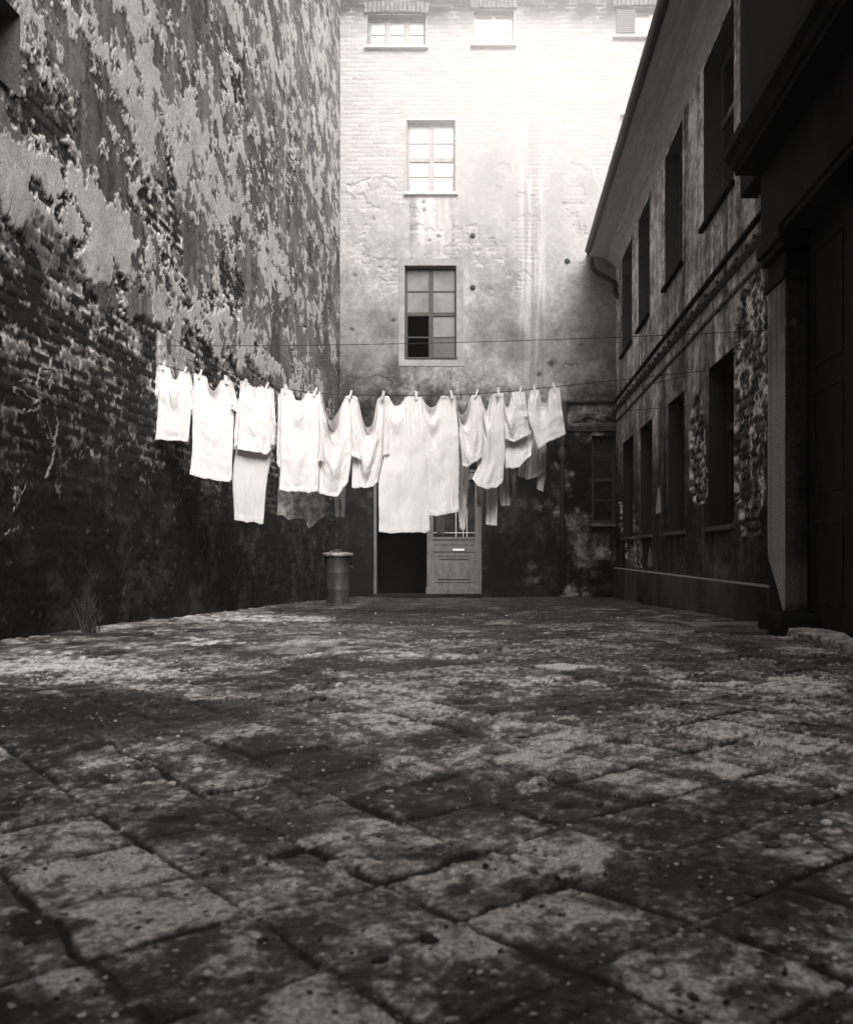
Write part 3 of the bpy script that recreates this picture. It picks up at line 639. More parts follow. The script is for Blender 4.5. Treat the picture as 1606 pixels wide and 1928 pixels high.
    s.build('cord_knobs', M['iron'], root)  # irregular knobs of a cord along the string course
    MB().extrude_profile([(0, 3.0), (-.025, 2.995), (-.025, 2.97), (0, 2.96)], 'y', y0, y1).build('string_course', M['stone'], root)
    # eaves: coved soffit, gutter, roof
    s = MB().extrude_profile([(-.47, 5.83), (-.44, 5.80), (-.36, 5.79), (-.18, 5.74), (-.05, 5.64), (0, 5.56), (.02, 5.9), (-.3, 5.97)], 'y', ly(-2), ly(YB)-.10)
    s.build('soffit', M['soffit'], root)
    MB().quad((-.50, ly(-2), 5.86), (-.50, ly(YB)-.02, 5.86), (4.6, ly(YB)-.02, 8.6), (4.6, ly(-2), 8.6)).quad((-.50, ly(-2), 5.84), (-.50, ly(YB)-.02, 5.84), (.3, ly(YB)-.02, 5.98), (.3, ly(-2), 5.98)).quad((-.50, ly(-2), 5.84), (-.50, ly(YB)-.02, 5.84), (-.50, ly(YB)-.02, 5.86), (-.50, ly(-2), 5.86)).build('roof', M['rooftile'], root)
    g = MB(); n = 8; prof = [(-.50+.055*math.cos(PI+PI*i/n), 5.84+.055*math.sin(PI+PI*i/n)) for i in range(n+1)]; prof += [(p[0]*1+.0, p[1]+.004) for p in prof[::-1]]
    g.extrude_profile([(a_, b_) for a_, b_ in prof], 'y', ly(-2), ly(YB)-.25).build('gutter', M['iron'], root, True)
    yd = ly(YB)-.30
    pts = [P(1113, 487, YB-.3), P(1115, 503, YB-.3), P(1124, 513, YB-.3), P(1145, 524, YB-.3), P(1158, 533, YB-.3), P(1161, 545, YB-.3)]
    pts = [(p.x-XR, yd, p.z) for p in pts]; pts[-2] = (-.05, yd, pts[-2][2]); pts[-1] = (-.05, yd, pts[-1][2]-.05); pts.append((.03, yd, pts[-1][2]-.10))
    MB().tube(pts, .045, 10).build('downpipe', M['iron'], root, True)
    # loose wires on hooks along the render
    return root
build_wing()

# ---- portal built in front of the wing
def build_portal():
    root = thing('stone_portal', 'blackened doorway surround with a worn pilaster and heavy cornice against the wing', 'portal', (1.75, 5.48, 0))
    X0 = 1.75; Ya, Yb = 5.48, 5.83; L = root.location
    b = lambda s, x0, x1, y0, y1, z0, z1, bev=.006: s.box(x0-L.x, x1-L.x, y0-L.y, y1-L.y, z0, z1, bev)
    # pilaster shaft with broken foot: sheet on two faces
    zz = np.linspace(.40, 2.45, 150); ss = np.linspace(0, .35+.135, 60); S, Z = np.meshgrid(ss, zz)
    nn = fbm(S*9, Z*2.2, 5, 300, .6); nf = fbm(S*30, Z*30, 3, 301, .6)
    X = np.where(S < .35, X0, X0+(S-.35)); Y = np.where(S < .35, Yb-S, Ya)
    foot = np.interp(Z, [.40, .52, .70, .76], [.30, .20, .02, 0.]); keepS = S > foot-.004
    st = fbm(S*16, Z*.7, 4, 302, .6); a = .085+.22*(st-.45)+.06*(nf-.5)
    a = np.where(S < .35, a*1.2+.13*sst(2.1, 1.7, Z)+.04, a*.42); a = a+.05*sst(.75, .62, Z)*sst(.42, .46, Z)  # courtyard face paled, near face darkened to paint their unequal light
    chip = sst(.62, .66, fbm(S*8, Z*3, 4, 303, .6))*sst(1.6, 2.2, Z); a = a+.12*chip
    Yk = np.where(S < .35, Y-np.maximum(0, foot-S)*1.0, Y); X = X+.004*(nn-.5)
    X = np.where(S < foot, X+.05, X)
    grid_mesh('pilaster', X-L.x, Yk-L.y, Z, np.clip(a, .012, .5), M['wall'], root)
    s = MB(); b(s, X0+.008, XR+.3, Ya+.008, Yb-.004, .2, 2.45, 0); b(s, X0+.02, XR+.2, Ya-.02, Yb-.03, .1, .41, .02); s.build('pedestal', M['soot'], root)
    # capital
    s = MB(); b(s, X0-.02, XR, Ya-.02, Yb+.02, 2.42, 2.47); b(s, X0-.0, XR, Ya-.0, Yb, 2.47, 2.60); b(s, X0-.035, XR, Ya-.035, Yb+.035, 2.60, 2.65); b(s, X0-.06, XR, Ya-.06, Yb+.06, 2.65, 2.74, .01)
    s.build('capital', M['soot'], root)
    s = MB(); b(s, X0-.045, XR+.1, 2.2, Yb, 2.74, 3.19); b(s, X0-.03, XR+.1, 2.2, Yb-.0, 2.70, 2.74); s.build('frieze', M['soot'], root)
    pr = [(X0-.05, 3.19), (X0-.21, 3.19), (X0-.215, 3.215), (X0-.235, 3.225), (X0-.25, 3.26), (X0-.285, 3.29), (X0-.29, 3.34), (X0+.05, 3.50), (XR+.1, 3.52), (XR+.1, 3.19)]
    MB().extrude_profile([(p-L.x, z) for p, z in pr], 'y', 2.2-L.y, Yb+.0-L.y).build('cornice', M['soot'], root)
    s = MB(); b(s, 1.90, XR+.1, 2.2, 7.05, 3.52, 5.6, .01); s.build('attic_wall', M['soot'], root)
    # recessed double door, near black
    s = MB(); b(s, X0+.135, XR, 2.2, Ya-.03, .30, 2.74, 0); body = s.build('door', M['soot'], root)
    s = MB()
    for y0 in (4.90, 4.30, 3.70):
        for (z0, z1) in ((.45, .95), (1.10, 1.72), (1.85, 2.55)):
            b(s, X0+.128, X0+.1345, y0, y0+.46, z0, z0+.03, .003); b(s, X0+.128, X0+.1345, y0, y0+.46, z1-.03, z1, .003); b(s, X0+.128, X0+.1345, y0, y0+.03, z0+.03, z1-.03, .003); b(s, X0+.128, X0+.1345, y0+.43, y0+.46, z0+.03, z1-.03, .003)
    s.build('door_panel', M['soot'], body)
    # torn scrap of paper on the frieze
    return root
build_portal()

# ================================================================== THINGS
# ---- broken kerb in front of the portal
def rough_block(name, label, cat, x0, x1, y0, y1, z0, z1, m, seed, amp=.012, n=(4, 24, 3), rz=0, group=None, top=None):
    bm = bmesh.new(); bmesh.ops.create_cube(bm, size=1)
    bmesh.ops.subdivide_edges(bm, edges=bm.edges[:], cuts=3, use_grid_fill=True)
    bmesh.ops.subdivide_edges(bm, edges=bm.edges[:], cuts=2, use_grid_fill=True)
    cx, cy = (x0+x1)/2, (y0+y1)/2; r = random.Random(seed)
    for v in bm.verts:
        x, y, z = v.co; X, Y, Z = x*(x1-x0), y*(y1-y0), z0+(z+.5)*(z1-z0)
        f = lambda k: (float(fbm(np.array([(X+seed)*9.]), np.array([(Y+Z*2)*9.+k*7]), 3, k)[0])-.5)*2*amp
        v.co = (X+f(1), Y+f(2), Z+f(3)*.6)
    me = bpy.data.meshes.new(name); bm.to_mesh(me); bm.free()
    o = link_mesh(name, me, m); o.location = (cx, cy, 0); o.rotation_euler.z = rz
    me.shade_smooth(); return tag(o, label, cat, group)
rough_block('kerb_stone', 'long broken kerb stone with a pale chipped top along the portal', 'kerb', 1.66, 1.86, 3.3, 5.16, .2, .322, flat_mat('kerb_stone', .02, .65, .85, .25, 22, (1, .6, 1.5), .008), 3, .028)
rough_block('kerb_stone', 'short dark corner stone under the foot of the portal pilaster', 'stone', 1.68, 2.03, 5.30, 5.80, .15, .39, M['soot'], 9, .02)
rough_block('board', 'flat board lying on the paving beside the wing plinth, its pale end outward', 'board', 1.30, 1.95, 6.15, 6.45, .225, .262, flat_mat('weathered_board', .06, .22, .8, .2, 6, (.6, 6, 1), .003), 5, .005, rz=.12, group='loose boards by the wing')
rough_block('board', 'dark board nearest the pilaster foot among the loose boards', 'board', 1.25, 1.68, 5.5, 5.72, .235, .275, flat_mat('dark_board', .03, .09, .8, .2, 6, (.6, 6, 1), .003), 6, .006, rz=-.35, group='loose boards by the wing')
rough_block('stone_chip', 'whitish lump of plaster lying at the end of the kerb stone', 'rubble', 1.54, 1.62, 4.90, 4.99, .262, .29, M['pale_stone'], 8, .016)
rough_block('plank', 'low dark plank lying on the dusty ground under the dry weed', 'plank', -2.62, -2.05, 5.28, 5.40, .245, .275, M['dark_wood'], 12, .008, rz=-.05)

# ---- dustbin
def build_bin():
    y = 11.8; x = (636-CX)/F*y; z0 = gz(x, y)-.01; t = thing('dustbin', 'round zinc dustbin with a flat lid beside the dark doorway', 'dustbin', (x, y, z0))
    H = .66; s = MB().lathe([(0, 0), (.150, 0), (.155, .02), (.150, .05), (.160, .20), (.163, .21), (.160, .22), (.166, .42), (.169, .43), (.166, .44), (.172, H-.03), (.178, H-.02), (.176, H)], 0, 0, 36)
    s.build('bin_body', M['zinc'], t, True)
    MB().lathe([(.196, H-.02), (.200, H-.018), (.202, H+.012), (.190, H+.022), (.12, H+.034), (.0, H+.040)], 0, 0, 36).build('bin_lid', flat_mat('pale_lid_zinc', .06, .30, .5, .4, 18, None, .003, 20, .3), t, True)  # lid zinc paler than the body
    MB().tube([(-.05, 0, H+.035), (-.045, 0, H+.062), (.045, 0, H+.062), (.05, 0, H+.035)], .007, 6).build('lid_handle', M['iron'], t, True)
    for sx in (-1, 1):
        MB().tube([(sx*.165, -.05, H-.14), (sx*.20, -.045, H-.17), (sx*.20, .045, H-.17), (sx*.165, .05, H-.14)], .006, 6).build('side_handle', M['iron'], t, True)
    p = MB()
    for i in range(7):
        a = i*.9; p.quad((-.09+.025*i, -.06+.02*math.sin(a), 0+.006*math.sin(a*2)), (-.06+.025*i, -.06+.02*math.cos(a), .012), (-.06+.025*i, .05, .016+.008*math.sin(a)), (-.09+.025*i, .05, .004))
    o = p.build('crumpled_paper', M['paper']); o.location = (x-.02, y-.06, z0+H+.034); tag(o, 'crumpled scrap of white paper lying on the dustbin lid', 'paper')
build_bin()

# ---- clotheslines
def Yline(px): return 8.045/(1-.3467*(px-CX)/F)
def wire_curve(name, label, pts, r, sag=0, n=40):
    a, b = Vector(pts[0]), Vector(pts[-1]); out = []
    if len(pts) == 2:
        for i in range(n+1):
            t = i/n; p = a.lerp(b, t); p.z -= sag*4*t*(1-t); out.append(p)
    else:
        # smooth through the points
        P_ = [Vector(p) for p in pts]
        for i in range(len(P_)-1):
            p0, p1, p2, p3 = P_[max(i-1, 0)], P_[i], P_[i+1], P_[min(i+2, len(P_)-1)]
            for j in range(5):
                t = j/5; out.append(.5*((2*p1)+(-p0+p2)*t+(2*p0-5*p1+4*p2-p3)*t*t+(-p0+3*p1-3*p2+p3)*t**3))
        out.append(P_[-1])
    o = MB().tube(out, r, 6).build(name, M['rope'], None, True); return tag(o, label, 'line', 'lines strung across the yard')
LINE = [(297, 683), (310, 688), (350, 699), (375, 704), (425, 715), (462, 722), (503, 728), (540, 733), (592, 739), (660, 743), (722, 744), (782, 744.5), (845, 743.5), (898, 741), (936, 738), (982, 734.5), (1005, 732), (1043, 728), (1120, 720), (1220, 709), (1326, 698)]
def line_y(px): return float(np.interp(px, [p[0] for p in LINE], [p[1] for p in LINE]))
def LP(px, py, off=0.0):
    Y = Yline(px)+off; return P(px, py, Y)
wire_curve('clothesline', 'sagging clothesline carrying the front row of white garments', [LP(*p) for p in LINE], .004)
wire_curve('clothesline', 'bare thin line stretched high above the laundry across the yard', [(XL, 7.12, P(290, 651, 7.12).z), P(1440, 622, 1700*1.9/505)], .0028, .03)
wire_curve('clothesline', 'second clothesline behind the white row holding the grey and printed garments', [(XL, 7.75, 2.42), (-2.0, 7.95, 2.24), (-1.2, 8.2, 2.12), (-.4, 8.45, 2.08), (.3, 8.7, 2.16), P(1060, 755, 8.95), P(1150, 739, 9.1), (XR, 9.45, P(1325, 706, 9.45).z)], .0035)
wire_curve('clothesline', 'lowest bare wire running from the laundry to the ground floor render of the wing', [P(1000, 794, 9.7), P(1100, 783, 9.9), P(1180, 773, 10.1), (XR, XR*F/(1305-CX), P(1305, 764, XR*F/(1305-CX)).z)], .003)

# ---- garments
cA = lambda p: (270+.26774*p[0], 660+.26774*p[1])
cB = lambda p: (660+.27397*p[0], 660+.27397*p[1])
def polyline(pts, t):
    pts = np.array(pts, float); d = np.concatenate([[0], np.cumsum(np.hypot(*(pts[1:]-pts[:-1]).T)*1.0)]); d /= d[-1]
    return np.stack([np.interp(t, d, pts[:, 0]), np.interp(t, d, pts[:, 1])], -1)
def smooth1(a, k):
    if k < 1: return a
    w_ = np.exp(-(np.arange(-3*k, 3*k+1)/k)**2/2); w_ /= w_.sum(); pad = np.pad(a, ((3*k, 3*k), (0, 0)), 'edge')
    o = np.stack([np.convolve(pad[:, i], w_, 'valid') for i in range(2)], -1); o[0] = a[0]; o[-1] = a[-1]; return o
def cloth_tube(T, B, L, R, off, seed, nu=64, nv=70, swag=1.0, thick=.05, open_top=.08, pleat=1.0):
    """T, B, L, R: outline in photo pixels; returns a double sheet closed at the sides, hanging in the plane of the line"""
    u = np.linspace(0, 1, nu); v = np.linspace(0, 1, nv)
    Tt = smooth1(polyline(T, u), 2); Bb = polyline(B, u); Ll = smooth1(polyline(L, v), 2); Rr = smooth1(polyline(R, v), 2)
    lyt = np.interp(Tt[:, 0], [p[0] for p in LINE], [p[1] for p in LINE]); Tt[:, 1] += .25*np.clip(Tt[:, 1]-lyt-5, 0, 40)
    Tt[0] = Ll[0]; Tt[-1] = Rr[0]; Bb[:, 1] += 2.2*(vn(u*9+seed, u*0, seed)-.5)+1.0*(vn(u*30+seed, u*0, seed+1)-.5)
    U, V = np.meshgrid(u, v)
    px = (1-V)*Tt[:, 0][None]+V*Bb[:, 0][None]+(1-U)*Ll[:, 0][:, None]+U*Rr[:, 0][:, None]-((1-U)*(1-V)*Tt[0, 0]+U*(1-V)*Tt[-1, 0]+(1-U)*V*Bb[0, 0]+U*V*Bb[-1, 0])
    py = (1-V)*Tt[:, 1][None]+V*Bb[:, 1][None]
    topy = Tt[:, 1][None]+0*V; ly_ = np.interp(Tt[:, 0], [p[0] for p in LINE], [p[1] for p in LINE])[None]+0*V
    sagd = np.clip((topy-ly_-3)/40, 0, 1.3)                       # how far the top hangs below the line here
    s = py-topy
    ph = seed*1.7; uw = U+.03*(vn(V*3+seed, U*2, seed+3)-.5)*2
    pl = (vn(uw*7+ph, V*1.3+ph, seed+4)-.5)*1.0+(vn(uw*17+ph, V*1.9, seed+5)-.5)*.22
    d = pleat*.026*pl*(.35+.65*V)
    sw = np.sin(s/7.5+2*(vn(U*4, V*3, seed+6)-.5))*np.exp(-s/34)*sagd*.040*swag; sw += np.sin(s/16+1.5+ph)*np.exp(-s/80)*sagd*.045*swag
    d = d-.006*sst(.955, .965, V)
    tent = np.exp(-s/26)*(1-np.clip(sagd*2, 0, 1)); pg = np.sin(U*nu*.95+ph)*tent*.010                 # gathers at the pegs
    cr = (fbm(U*3+ph, V*5, 4, seed+8, .55)-.5)*.028
    bal = thick*np.sqrt(np.clip(4*U*(1-U), 0, 1))*(.12+.88*sst(0, .35, V))*.5
    def sheet(sign, lift):
        py2 = py-lift*(topy-ly_)*np.exp(-s/50)
        Y = (8.045/(1-.3467*(px-CX)/F))+off+sign*bal+d+sw*(1 if sign < 0 else .5)+cr+pg
        Yl = (8.045/(1-.3467*(px-CX)/F))+off
        return (px-CX)/F*Yl, Y, CZ+(CY-py2)/F*Yl
    A, Bk = sheet(-1, 0), sheet(1, open_top)
    return A, Bk, nu, nv
def tube_mesh(name, A, Bk, nu, nv, m, parent):
    loc = parent.location; co_ = np.concatenate([np.stack([a.ravel() for a in A], -1), np.stack([a.ravel() for a in Bk], -1)])-np.array(loc)
    idx = np.arange(nu*nv).reshape(nv, nu); q1 = np.stack([idx[:-1, :-1], idx[1:, :-1], idx[1:, 1:], idx[:-1, 1:]], -1).reshape(-1, 4); q2 = q1[:, ::-1]+nu*nv
    n = nu*nv; l = np.stack([idx[:-1, 0], idx[:-1, 0]+n, idx[1:, 0]+n, idx[1:, 0]], -1); r = np.stack([idx[:-1, -1], idx[1:, -1], idx[1:, -1]+n, idx[:-1, -1]+n], -1)
    q = np.vstack([q1, q2, l, r]); me = bpy.data.meshes.new(name); me.from_pydata(co_.tolist(), [], q.tolist()); me.update(); me.shade_smooth()
    return link_mesh(name, me, m, parent)
def garment(name, label, cat, T, B, L, R, cv, mat='white_cloth', off=0.0, sleeves=(), group='white laundry on the front line', **kw):
    cvt = lambda ps: [cv(p) for p in ps]; T, B, L, R = map(cvt, (T, B, L, R)); seed = garment.k = garment.k+1
    mx = (L[0][0]+R[0][0])/2; root = thing(name, label, cat, LP(mx, line_y(mx), off), group)
    A, Bk, nu, nv = cloth_tube(T, B, L, R, off, seed, **kw); tube_mesh('bodice' if name in ('nightshirt', 'undershirt', 'blouse') else 'cloth', A, Bk, nu, nv, M[mat], root)
    for k, (t, b, l, r, o2) in enumerate(sleeves):
        t, b, l, r = map(cvt, (t, b, l, r)); A, Bk, nu, nv = cloth_tube(t, b, l, r, off+o2, seed*10+k, nu=20, nv=36, swag=0, thick=.035, pleat=.5, open_top=0)
        tube_mesh('sleeve', A, Bk, nu, nv, M[mat], root)
    return root
garment.k = 0
garment('undershirt', 'small white short sleeved undershirt at the wall end of the line, smallest of the row', 'undershirt',
  [(103, 98), (140, 104), (185, 118), (203, 185), (222, 203), (242, 185), (254, 135), (290, 140), (328, 150)], [(88, 632), (120, 620), (160, 630), (210, 634), (260, 634), (316, 644)],
  [(103, 98), (104, 330), (98, 450), (88, 632)], [(328, 150), (337, 300), (332, 450), (316, 644)], cA,
  sleeves=[([(104, 112), (118, 118)], [(66, 300), (98, 320)], [(104, 112), (72, 270), (66, 300)], [(118, 118), (112, 260), (98, 320)], .01), ([(322, 160), (334, 165)], [(335, 432), (360, 402)], [(322, 160), (330, 350), (335, 432)], [(334, 165), (366, 360), (360, 402)], .02)])
garment('undershirt', 'white undershirt with a deep scooped neck, second garment from the party wall', 'undershirt',
  [(358, 158), (395, 165), (440, 176), (465, 250), (500, 284), (530, 250), (552, 196), (595, 205), (628, 212)], [(330, 868), (380, 885), (440, 900), (520, 915), (600, 920), (622, 905)],
  [(358, 158), (347, 400), (345, 700), (330, 868)], [(628, 212), (640, 380), (630, 600), (622, 905)], cA,
  sleeves=[([(612, 225), (630, 228)], [(618, 402), (668, 440)], [(612, 225), (614, 330), (618, 402)], [(630, 228), (664, 380), (668, 440)], -.02)])
garment('blouse', 'white long sleeved blouse with a notched neckline hanging over a grey petticoat', 'blouse',
  [(685, 215), (720, 220), (755, 232), (776, 282), (798, 266), (818, 245), (865, 248), (912, 258)], [(662, 692), (720, 702), (800, 714), (870, 730), (900, 700)],
  [(685, 215), (672, 330), (668, 500), (662, 692)], [(912, 258), (925, 400), (918, 560), (900, 700)], cA,
  sleeves=[([(900, 290), (916, 290)], [(896, 672), (922, 662)], [(900, 290), (896, 480), (896, 672)], [(916, 290), (932, 500), (922, 662)], -.03), ([(660, 400), (690, 300)], [(640, 700), (664, 660)], [(672, 330), (644, 470), (640, 640)], [(690, 300), (676, 500), (664, 660)], -.02)])
garment('petticoat', 'long pale grey petticoat hanging below the notched neck blouse', 'petticoat',
  [(690, 240), (760, 255), (830, 262), (900, 270)], [(640, 1190), (680, 1196), (720, 1206), (780, 1206), (848, 1224)],
  [(690, 240), (650, 690), (628, 880), (640, 1190)], [(900, 270), (908, 690), (865, 950), (848, 1224)], cA, 'grey_cloth', .07, group='laundry half hidden behind the white row', thick=.03, pleat=.8)
garment('nightshirt', 'white nightshirt with narrow hanging sleeves in front of a printed dress', 'nightshirt',
  [(960, 262), (1000, 266), (1045, 277), (1068, 338), (1095, 364), (1122, 338), (1155, 284), (1200, 289), (1250, 294)], [(955, 975), (1020, 992), (1090, 990), (1160, 1000), (1232, 992)],
  [(960, 262), (952, 500), (962, 800), (955, 975)], [(1250, 294), (1256, 470), (1238, 700), (1232, 992)], cA,
  sleeves=[([(948, 300), (972, 300)], [(937, 790), (962, 830)], [(948, 300), (942, 560), (937, 790)], [(972, 300), (968, 560), (962, 830)], -.03), ([(1235, 330), (1256, 330)], [(1228, 776), (1266, 776)], [(1235, 330), (1238, 560), (1228, 776)], [(1256, 330), (1276, 560), (1266, 776)], -.03)])
garment('bed_sheet', 'white cloth slung in a deep swag, its rounded lower edge beside the sleeved nightshirt', 'sheet',
  [(1250, 294), (1272, 390), (1318, 482), (1345, 478), (1375, 410), (1425, 310), (1465, 318), (1485, 315)], [(1236, 1002), (1290, 1022), (1370, 1026), (1412, 960), (1442, 930)],
  [(1250, 294), (1252, 520), (1238, 700), (1236, 1002)], [(1485, 315), (1478, 500), (1470, 740), (1442, 930)], cA, off=.03, swag=1.5)
garment('pillow_case', 'white case slung between two pegs with a broad V dip beside the longest nightshirt', 'pillow case',
  [(20, 310), (48, 315), (72, 430), (105, 515), (145, 500), (182, 330), (225, 306), (262, 314)], [(8, 945), (60, 940), (100, 946), (150, 938), (190, 905)],
  [(20, 310), (20, 500), (14, 720), (8, 945)], [(262, 314), (268, 500), (228, 720), (190, 905)], cB, off=.05, swag=1.6,
  sleeves=[([(0, 330), (30, 325)], [(6, 720), (72, 748)], [(0, 330), (4, 520), (6, 720)], [(30, 325), (58, 540), (72, 748)], -.06), ([(236, 330), (262, 330)], [(222, 720), (272, 712)], [(236, 330), (226, 520), (222, 720)], [(262, 330), (272, 520), (272, 712)], -.06)])
garment('nightshirt', 'longest white nightshirt in the middle of the row, reaching the door opening', 'nightshirt',
  [(262, 316), (300, 376), (340, 368), (385, 314), (440, 312), (490, 318)], [(197, 1245), (280, 1255), (400, 1247), (520, 1250), (545, 1236)],
  [(262, 316), (235, 700), (192, 900), (197, 1245)], [(490, 318), (508, 600), (530, 900), (545, 1236)], cB, swag=1.3, pleat=1.3)
garment('nightshirt', 'broad white nightshirt with a slanting hem, just right of the longest one', 'nightshirt',
  [(490, 318), (515, 362), (552, 390), (588, 372), (622, 308), (680, 312), (722, 308)], [(540, 1133), (600, 1140), (680, 1122), (742, 1102)],
  [(490, 318), (505, 600), (528, 850), (540, 1133)], [(722, 308), (738, 500), (748, 800), (742, 1102)], cB, off=.03, swag=1.3, pleat=1.2)
garment('shirt', 'white shirt with a shallow dip and a pointed lower corner, left of the stained shirt', 'shirt',
  [(722, 308), (742, 400), (768, 436), (795, 405), (832, 302), (870, 306), (892, 304)], [(768, 792), (800, 800), (850, 770), (906, 735)],
  [(722, 308), (748, 500), (754, 650), (768, 792)], [(892, 304), (908, 450), (916, 600), (906, 735)], cB, off=.01, swag=1.3)
garment('shirt', 'white shirt with a blotchy stain down its front and a rounded hem', 'shirt',
  [(892, 304), (912, 370), (936, 402), (960, 312), (1010, 292), (1050, 292)], [(836, 880), (880, 935), (935, 950), (1000, 940), (1046, 905)],
  [(892, 304), (915, 520), (904, 740), (836, 860)], [(1050, 292), (1060, 500), (1062, 750), (1046, 905)], cB, off=.05, swag=1.2)
garment('undershirt', 'short white vest dipping between two close pegs, two garments from the free end', 'vest',
  [(1050, 292), (1060, 358), (1080, 386), (1095, 350), (1108, 284), (1150, 282), (1196, 288)], [(1060, 606), (1120, 632), (1180, 602), (1226, 582)],
  [(1050, 292), (1058, 450), (1060, 606)], [(1196, 288), (1216, 430), (1226, 582)], cB, off=.0, swag=1.2)
garment('pillow_case', 'white case showing below the short vest', 'pillow case',
  [(1062, 420), (1110, 420), (1170, 425), (1250, 430)], [(1066, 806), (1110, 812), (1160, 802), (1186, 772), (1240, 720)],
  [(1062, 420), (1060, 600), (1066, 806)], [(1250, 430), (1256, 560), (1240, 720)], cB, off=.06, thick=.03)
garment('shirt', 'white shirt at the free end of the row with slanting hem and pointed corner', 'shirt',
  [(1236, 275), (1275, 262), (1298, 275), (1310, 342), (1355, 352), (1362, 276), (1395, 252), (1436, 256)], [(1262, 585), (1292, 682), (1350, 632), (1400, 612), (1478, 576)],
  [(1236, 275), (1214, 380), (1228, 500), (1262, 585)], [(1436, 256), (1452, 400), (1478, 576)], cB, off=.0, swag=1.2)
# half hidden behind: grey, printed and striped things on the second line
GB = 'laundry half hidden behind the white row'
garment('printed_dress', 'faded printed dress with a ragged hem showing under the sleeved nightshirt', 'dress',
  [(965, 330), (1050, 340), (1150, 350), (1245, 360)], [(945, 1165), (985, 1160), (1025, 1195), (1070, 1180), (1140, 1185), (1165, 1250), (1235, 1185), (1280, 1165)],
  [(965, 330), (950, 700), (945, 1165)], [(1245, 360), (1275, 900), (1280, 1165)], cA, 'print_cloth', .42, group=GB, pleat=1.5)
garment('stocking', 'grey striped stocking dangling left of the pair beside it, under the swagged cloth', 'stocking', [(1330, 700), (1372, 700)], [(1355, 1172), (1382, 1175)], [(1330, 700), (1335, 1000), (1355, 1172)], [(1372, 700), (1376, 1000), (1382, 1175)], cA, 'stripe_cloth', .4, group=GB, nu=16, nv=40, thick=.03)
garment('stocking', 'grey striped stocking nearest the doorway, under the swagged cloth', 'stocking', [(1390, 700), (1430, 700)], [(1388, 1168), (1414, 1172)], [(1390, 700), (1388, 1000), (1388, 1168)], [(1430, 700), (1424, 1000), (1414, 1172)], cA, 'stripe_cloth', .42, group=GB, nu=16, nv=40, thick=.03)
garment('stocking', 'short white stocking hanging in front of the door glass', 'stocking', [(580, 700), (650, 700)], [(594, 1262), (644, 1265)], [(580, 700), (588, 1000), (594, 1262)], [(650, 700), (645, 1000), (644, 1265)], cB, 'white_cloth', .42, group=GB, nu=16, nv=40, thick=.03)
garment('trousers', 'long narrow white trouser leg hanging down to the door rail', 'trousers', [(745, 500), (812, 500)], [(752, 1222), (770, 1236), (790, 1226)], [(745, 500), (748, 900), (740, 1100), (752, 1222)], [(812, 500), (816, 900), (798, 1100), (790, 1226)], cB, 'stripe_cloth', .40, group=GB, nu=20, nv=50, thick=.03)
garment('striped_shirt', 'dark striped sleeve ends showing under the stained shirt', 'shirt', [(865, 560), (930, 560)], [(866, 1072), (900, 1078), (926, 1070)], [(865, 560), (868, 900), (866, 1072)], [(930, 560), (930, 900), (926, 1070)], cB, 'stripe_cloth', .48, group=GB, nu=20, nv=40, thick=.03)
garment('trousers', 'plain white trouser leg below the stained shirt', 'trousers', [(932, 600), (1008, 600)], [(930, 1192), (965, 1200), (1004, 1202)], [(932, 600), (934, 1000), (930, 1192)], [(1008, 600), (1012, 1000), (1004, 1202)], cB, 'white_cloth', .36, group=GB, nu=20, nv=40, thick=.03)
garment('striped_shirt', 'grey striped garment with a square lower corner right of the white trouser leg', 'shirt', [(1010, 600), (1085, 600)], [(1030, 1065), (1065, 1068), (1100, 1060)], [(1010, 600), (1016, 900), (1030, 1065)], [(1085, 600), (1090, 850), (1100, 1060)], cB, 'stripe_cloth', .46, group=GB, nu=24, nv=40, thick=.03)
garment('scarf', 'thin grey scarf end dangling beside the striped garment', 'scarf', [(1095, 600), (1125, 600)], [(1118, 985), (1142, 990)], [(1095, 600), (1100, 850), (1118, 985)], [(1125, 600), (1132, 850), (1142, 990)], cB, 'stripe_cloth', .5, group=GB, nu=12, nv=30, thick=.02)
garment('striped_shirt', 'pale striped shirt with one dangling sleeve behind the free end of the row', 'shirt', [(1150, 380), (1200, 385), (1270, 385), (1335, 390)], [(1146, 862), (1215, 886), (1280, 868), (1340, 838)], [(1150, 380), (1165, 700), (1146, 862)], [(1335, 390), (1348, 700), (1340, 838)], cB, 'stripe_cloth', .40, group=GB, thick=.06,
  sleeves=[([(1300, 560), (1344, 560)], [(1278, 950), (1325, 968)], [(1300, 560), (1288, 850), (1278, 940)], [(1344, 560), (1342, 850), (1325, 968)], .05)])
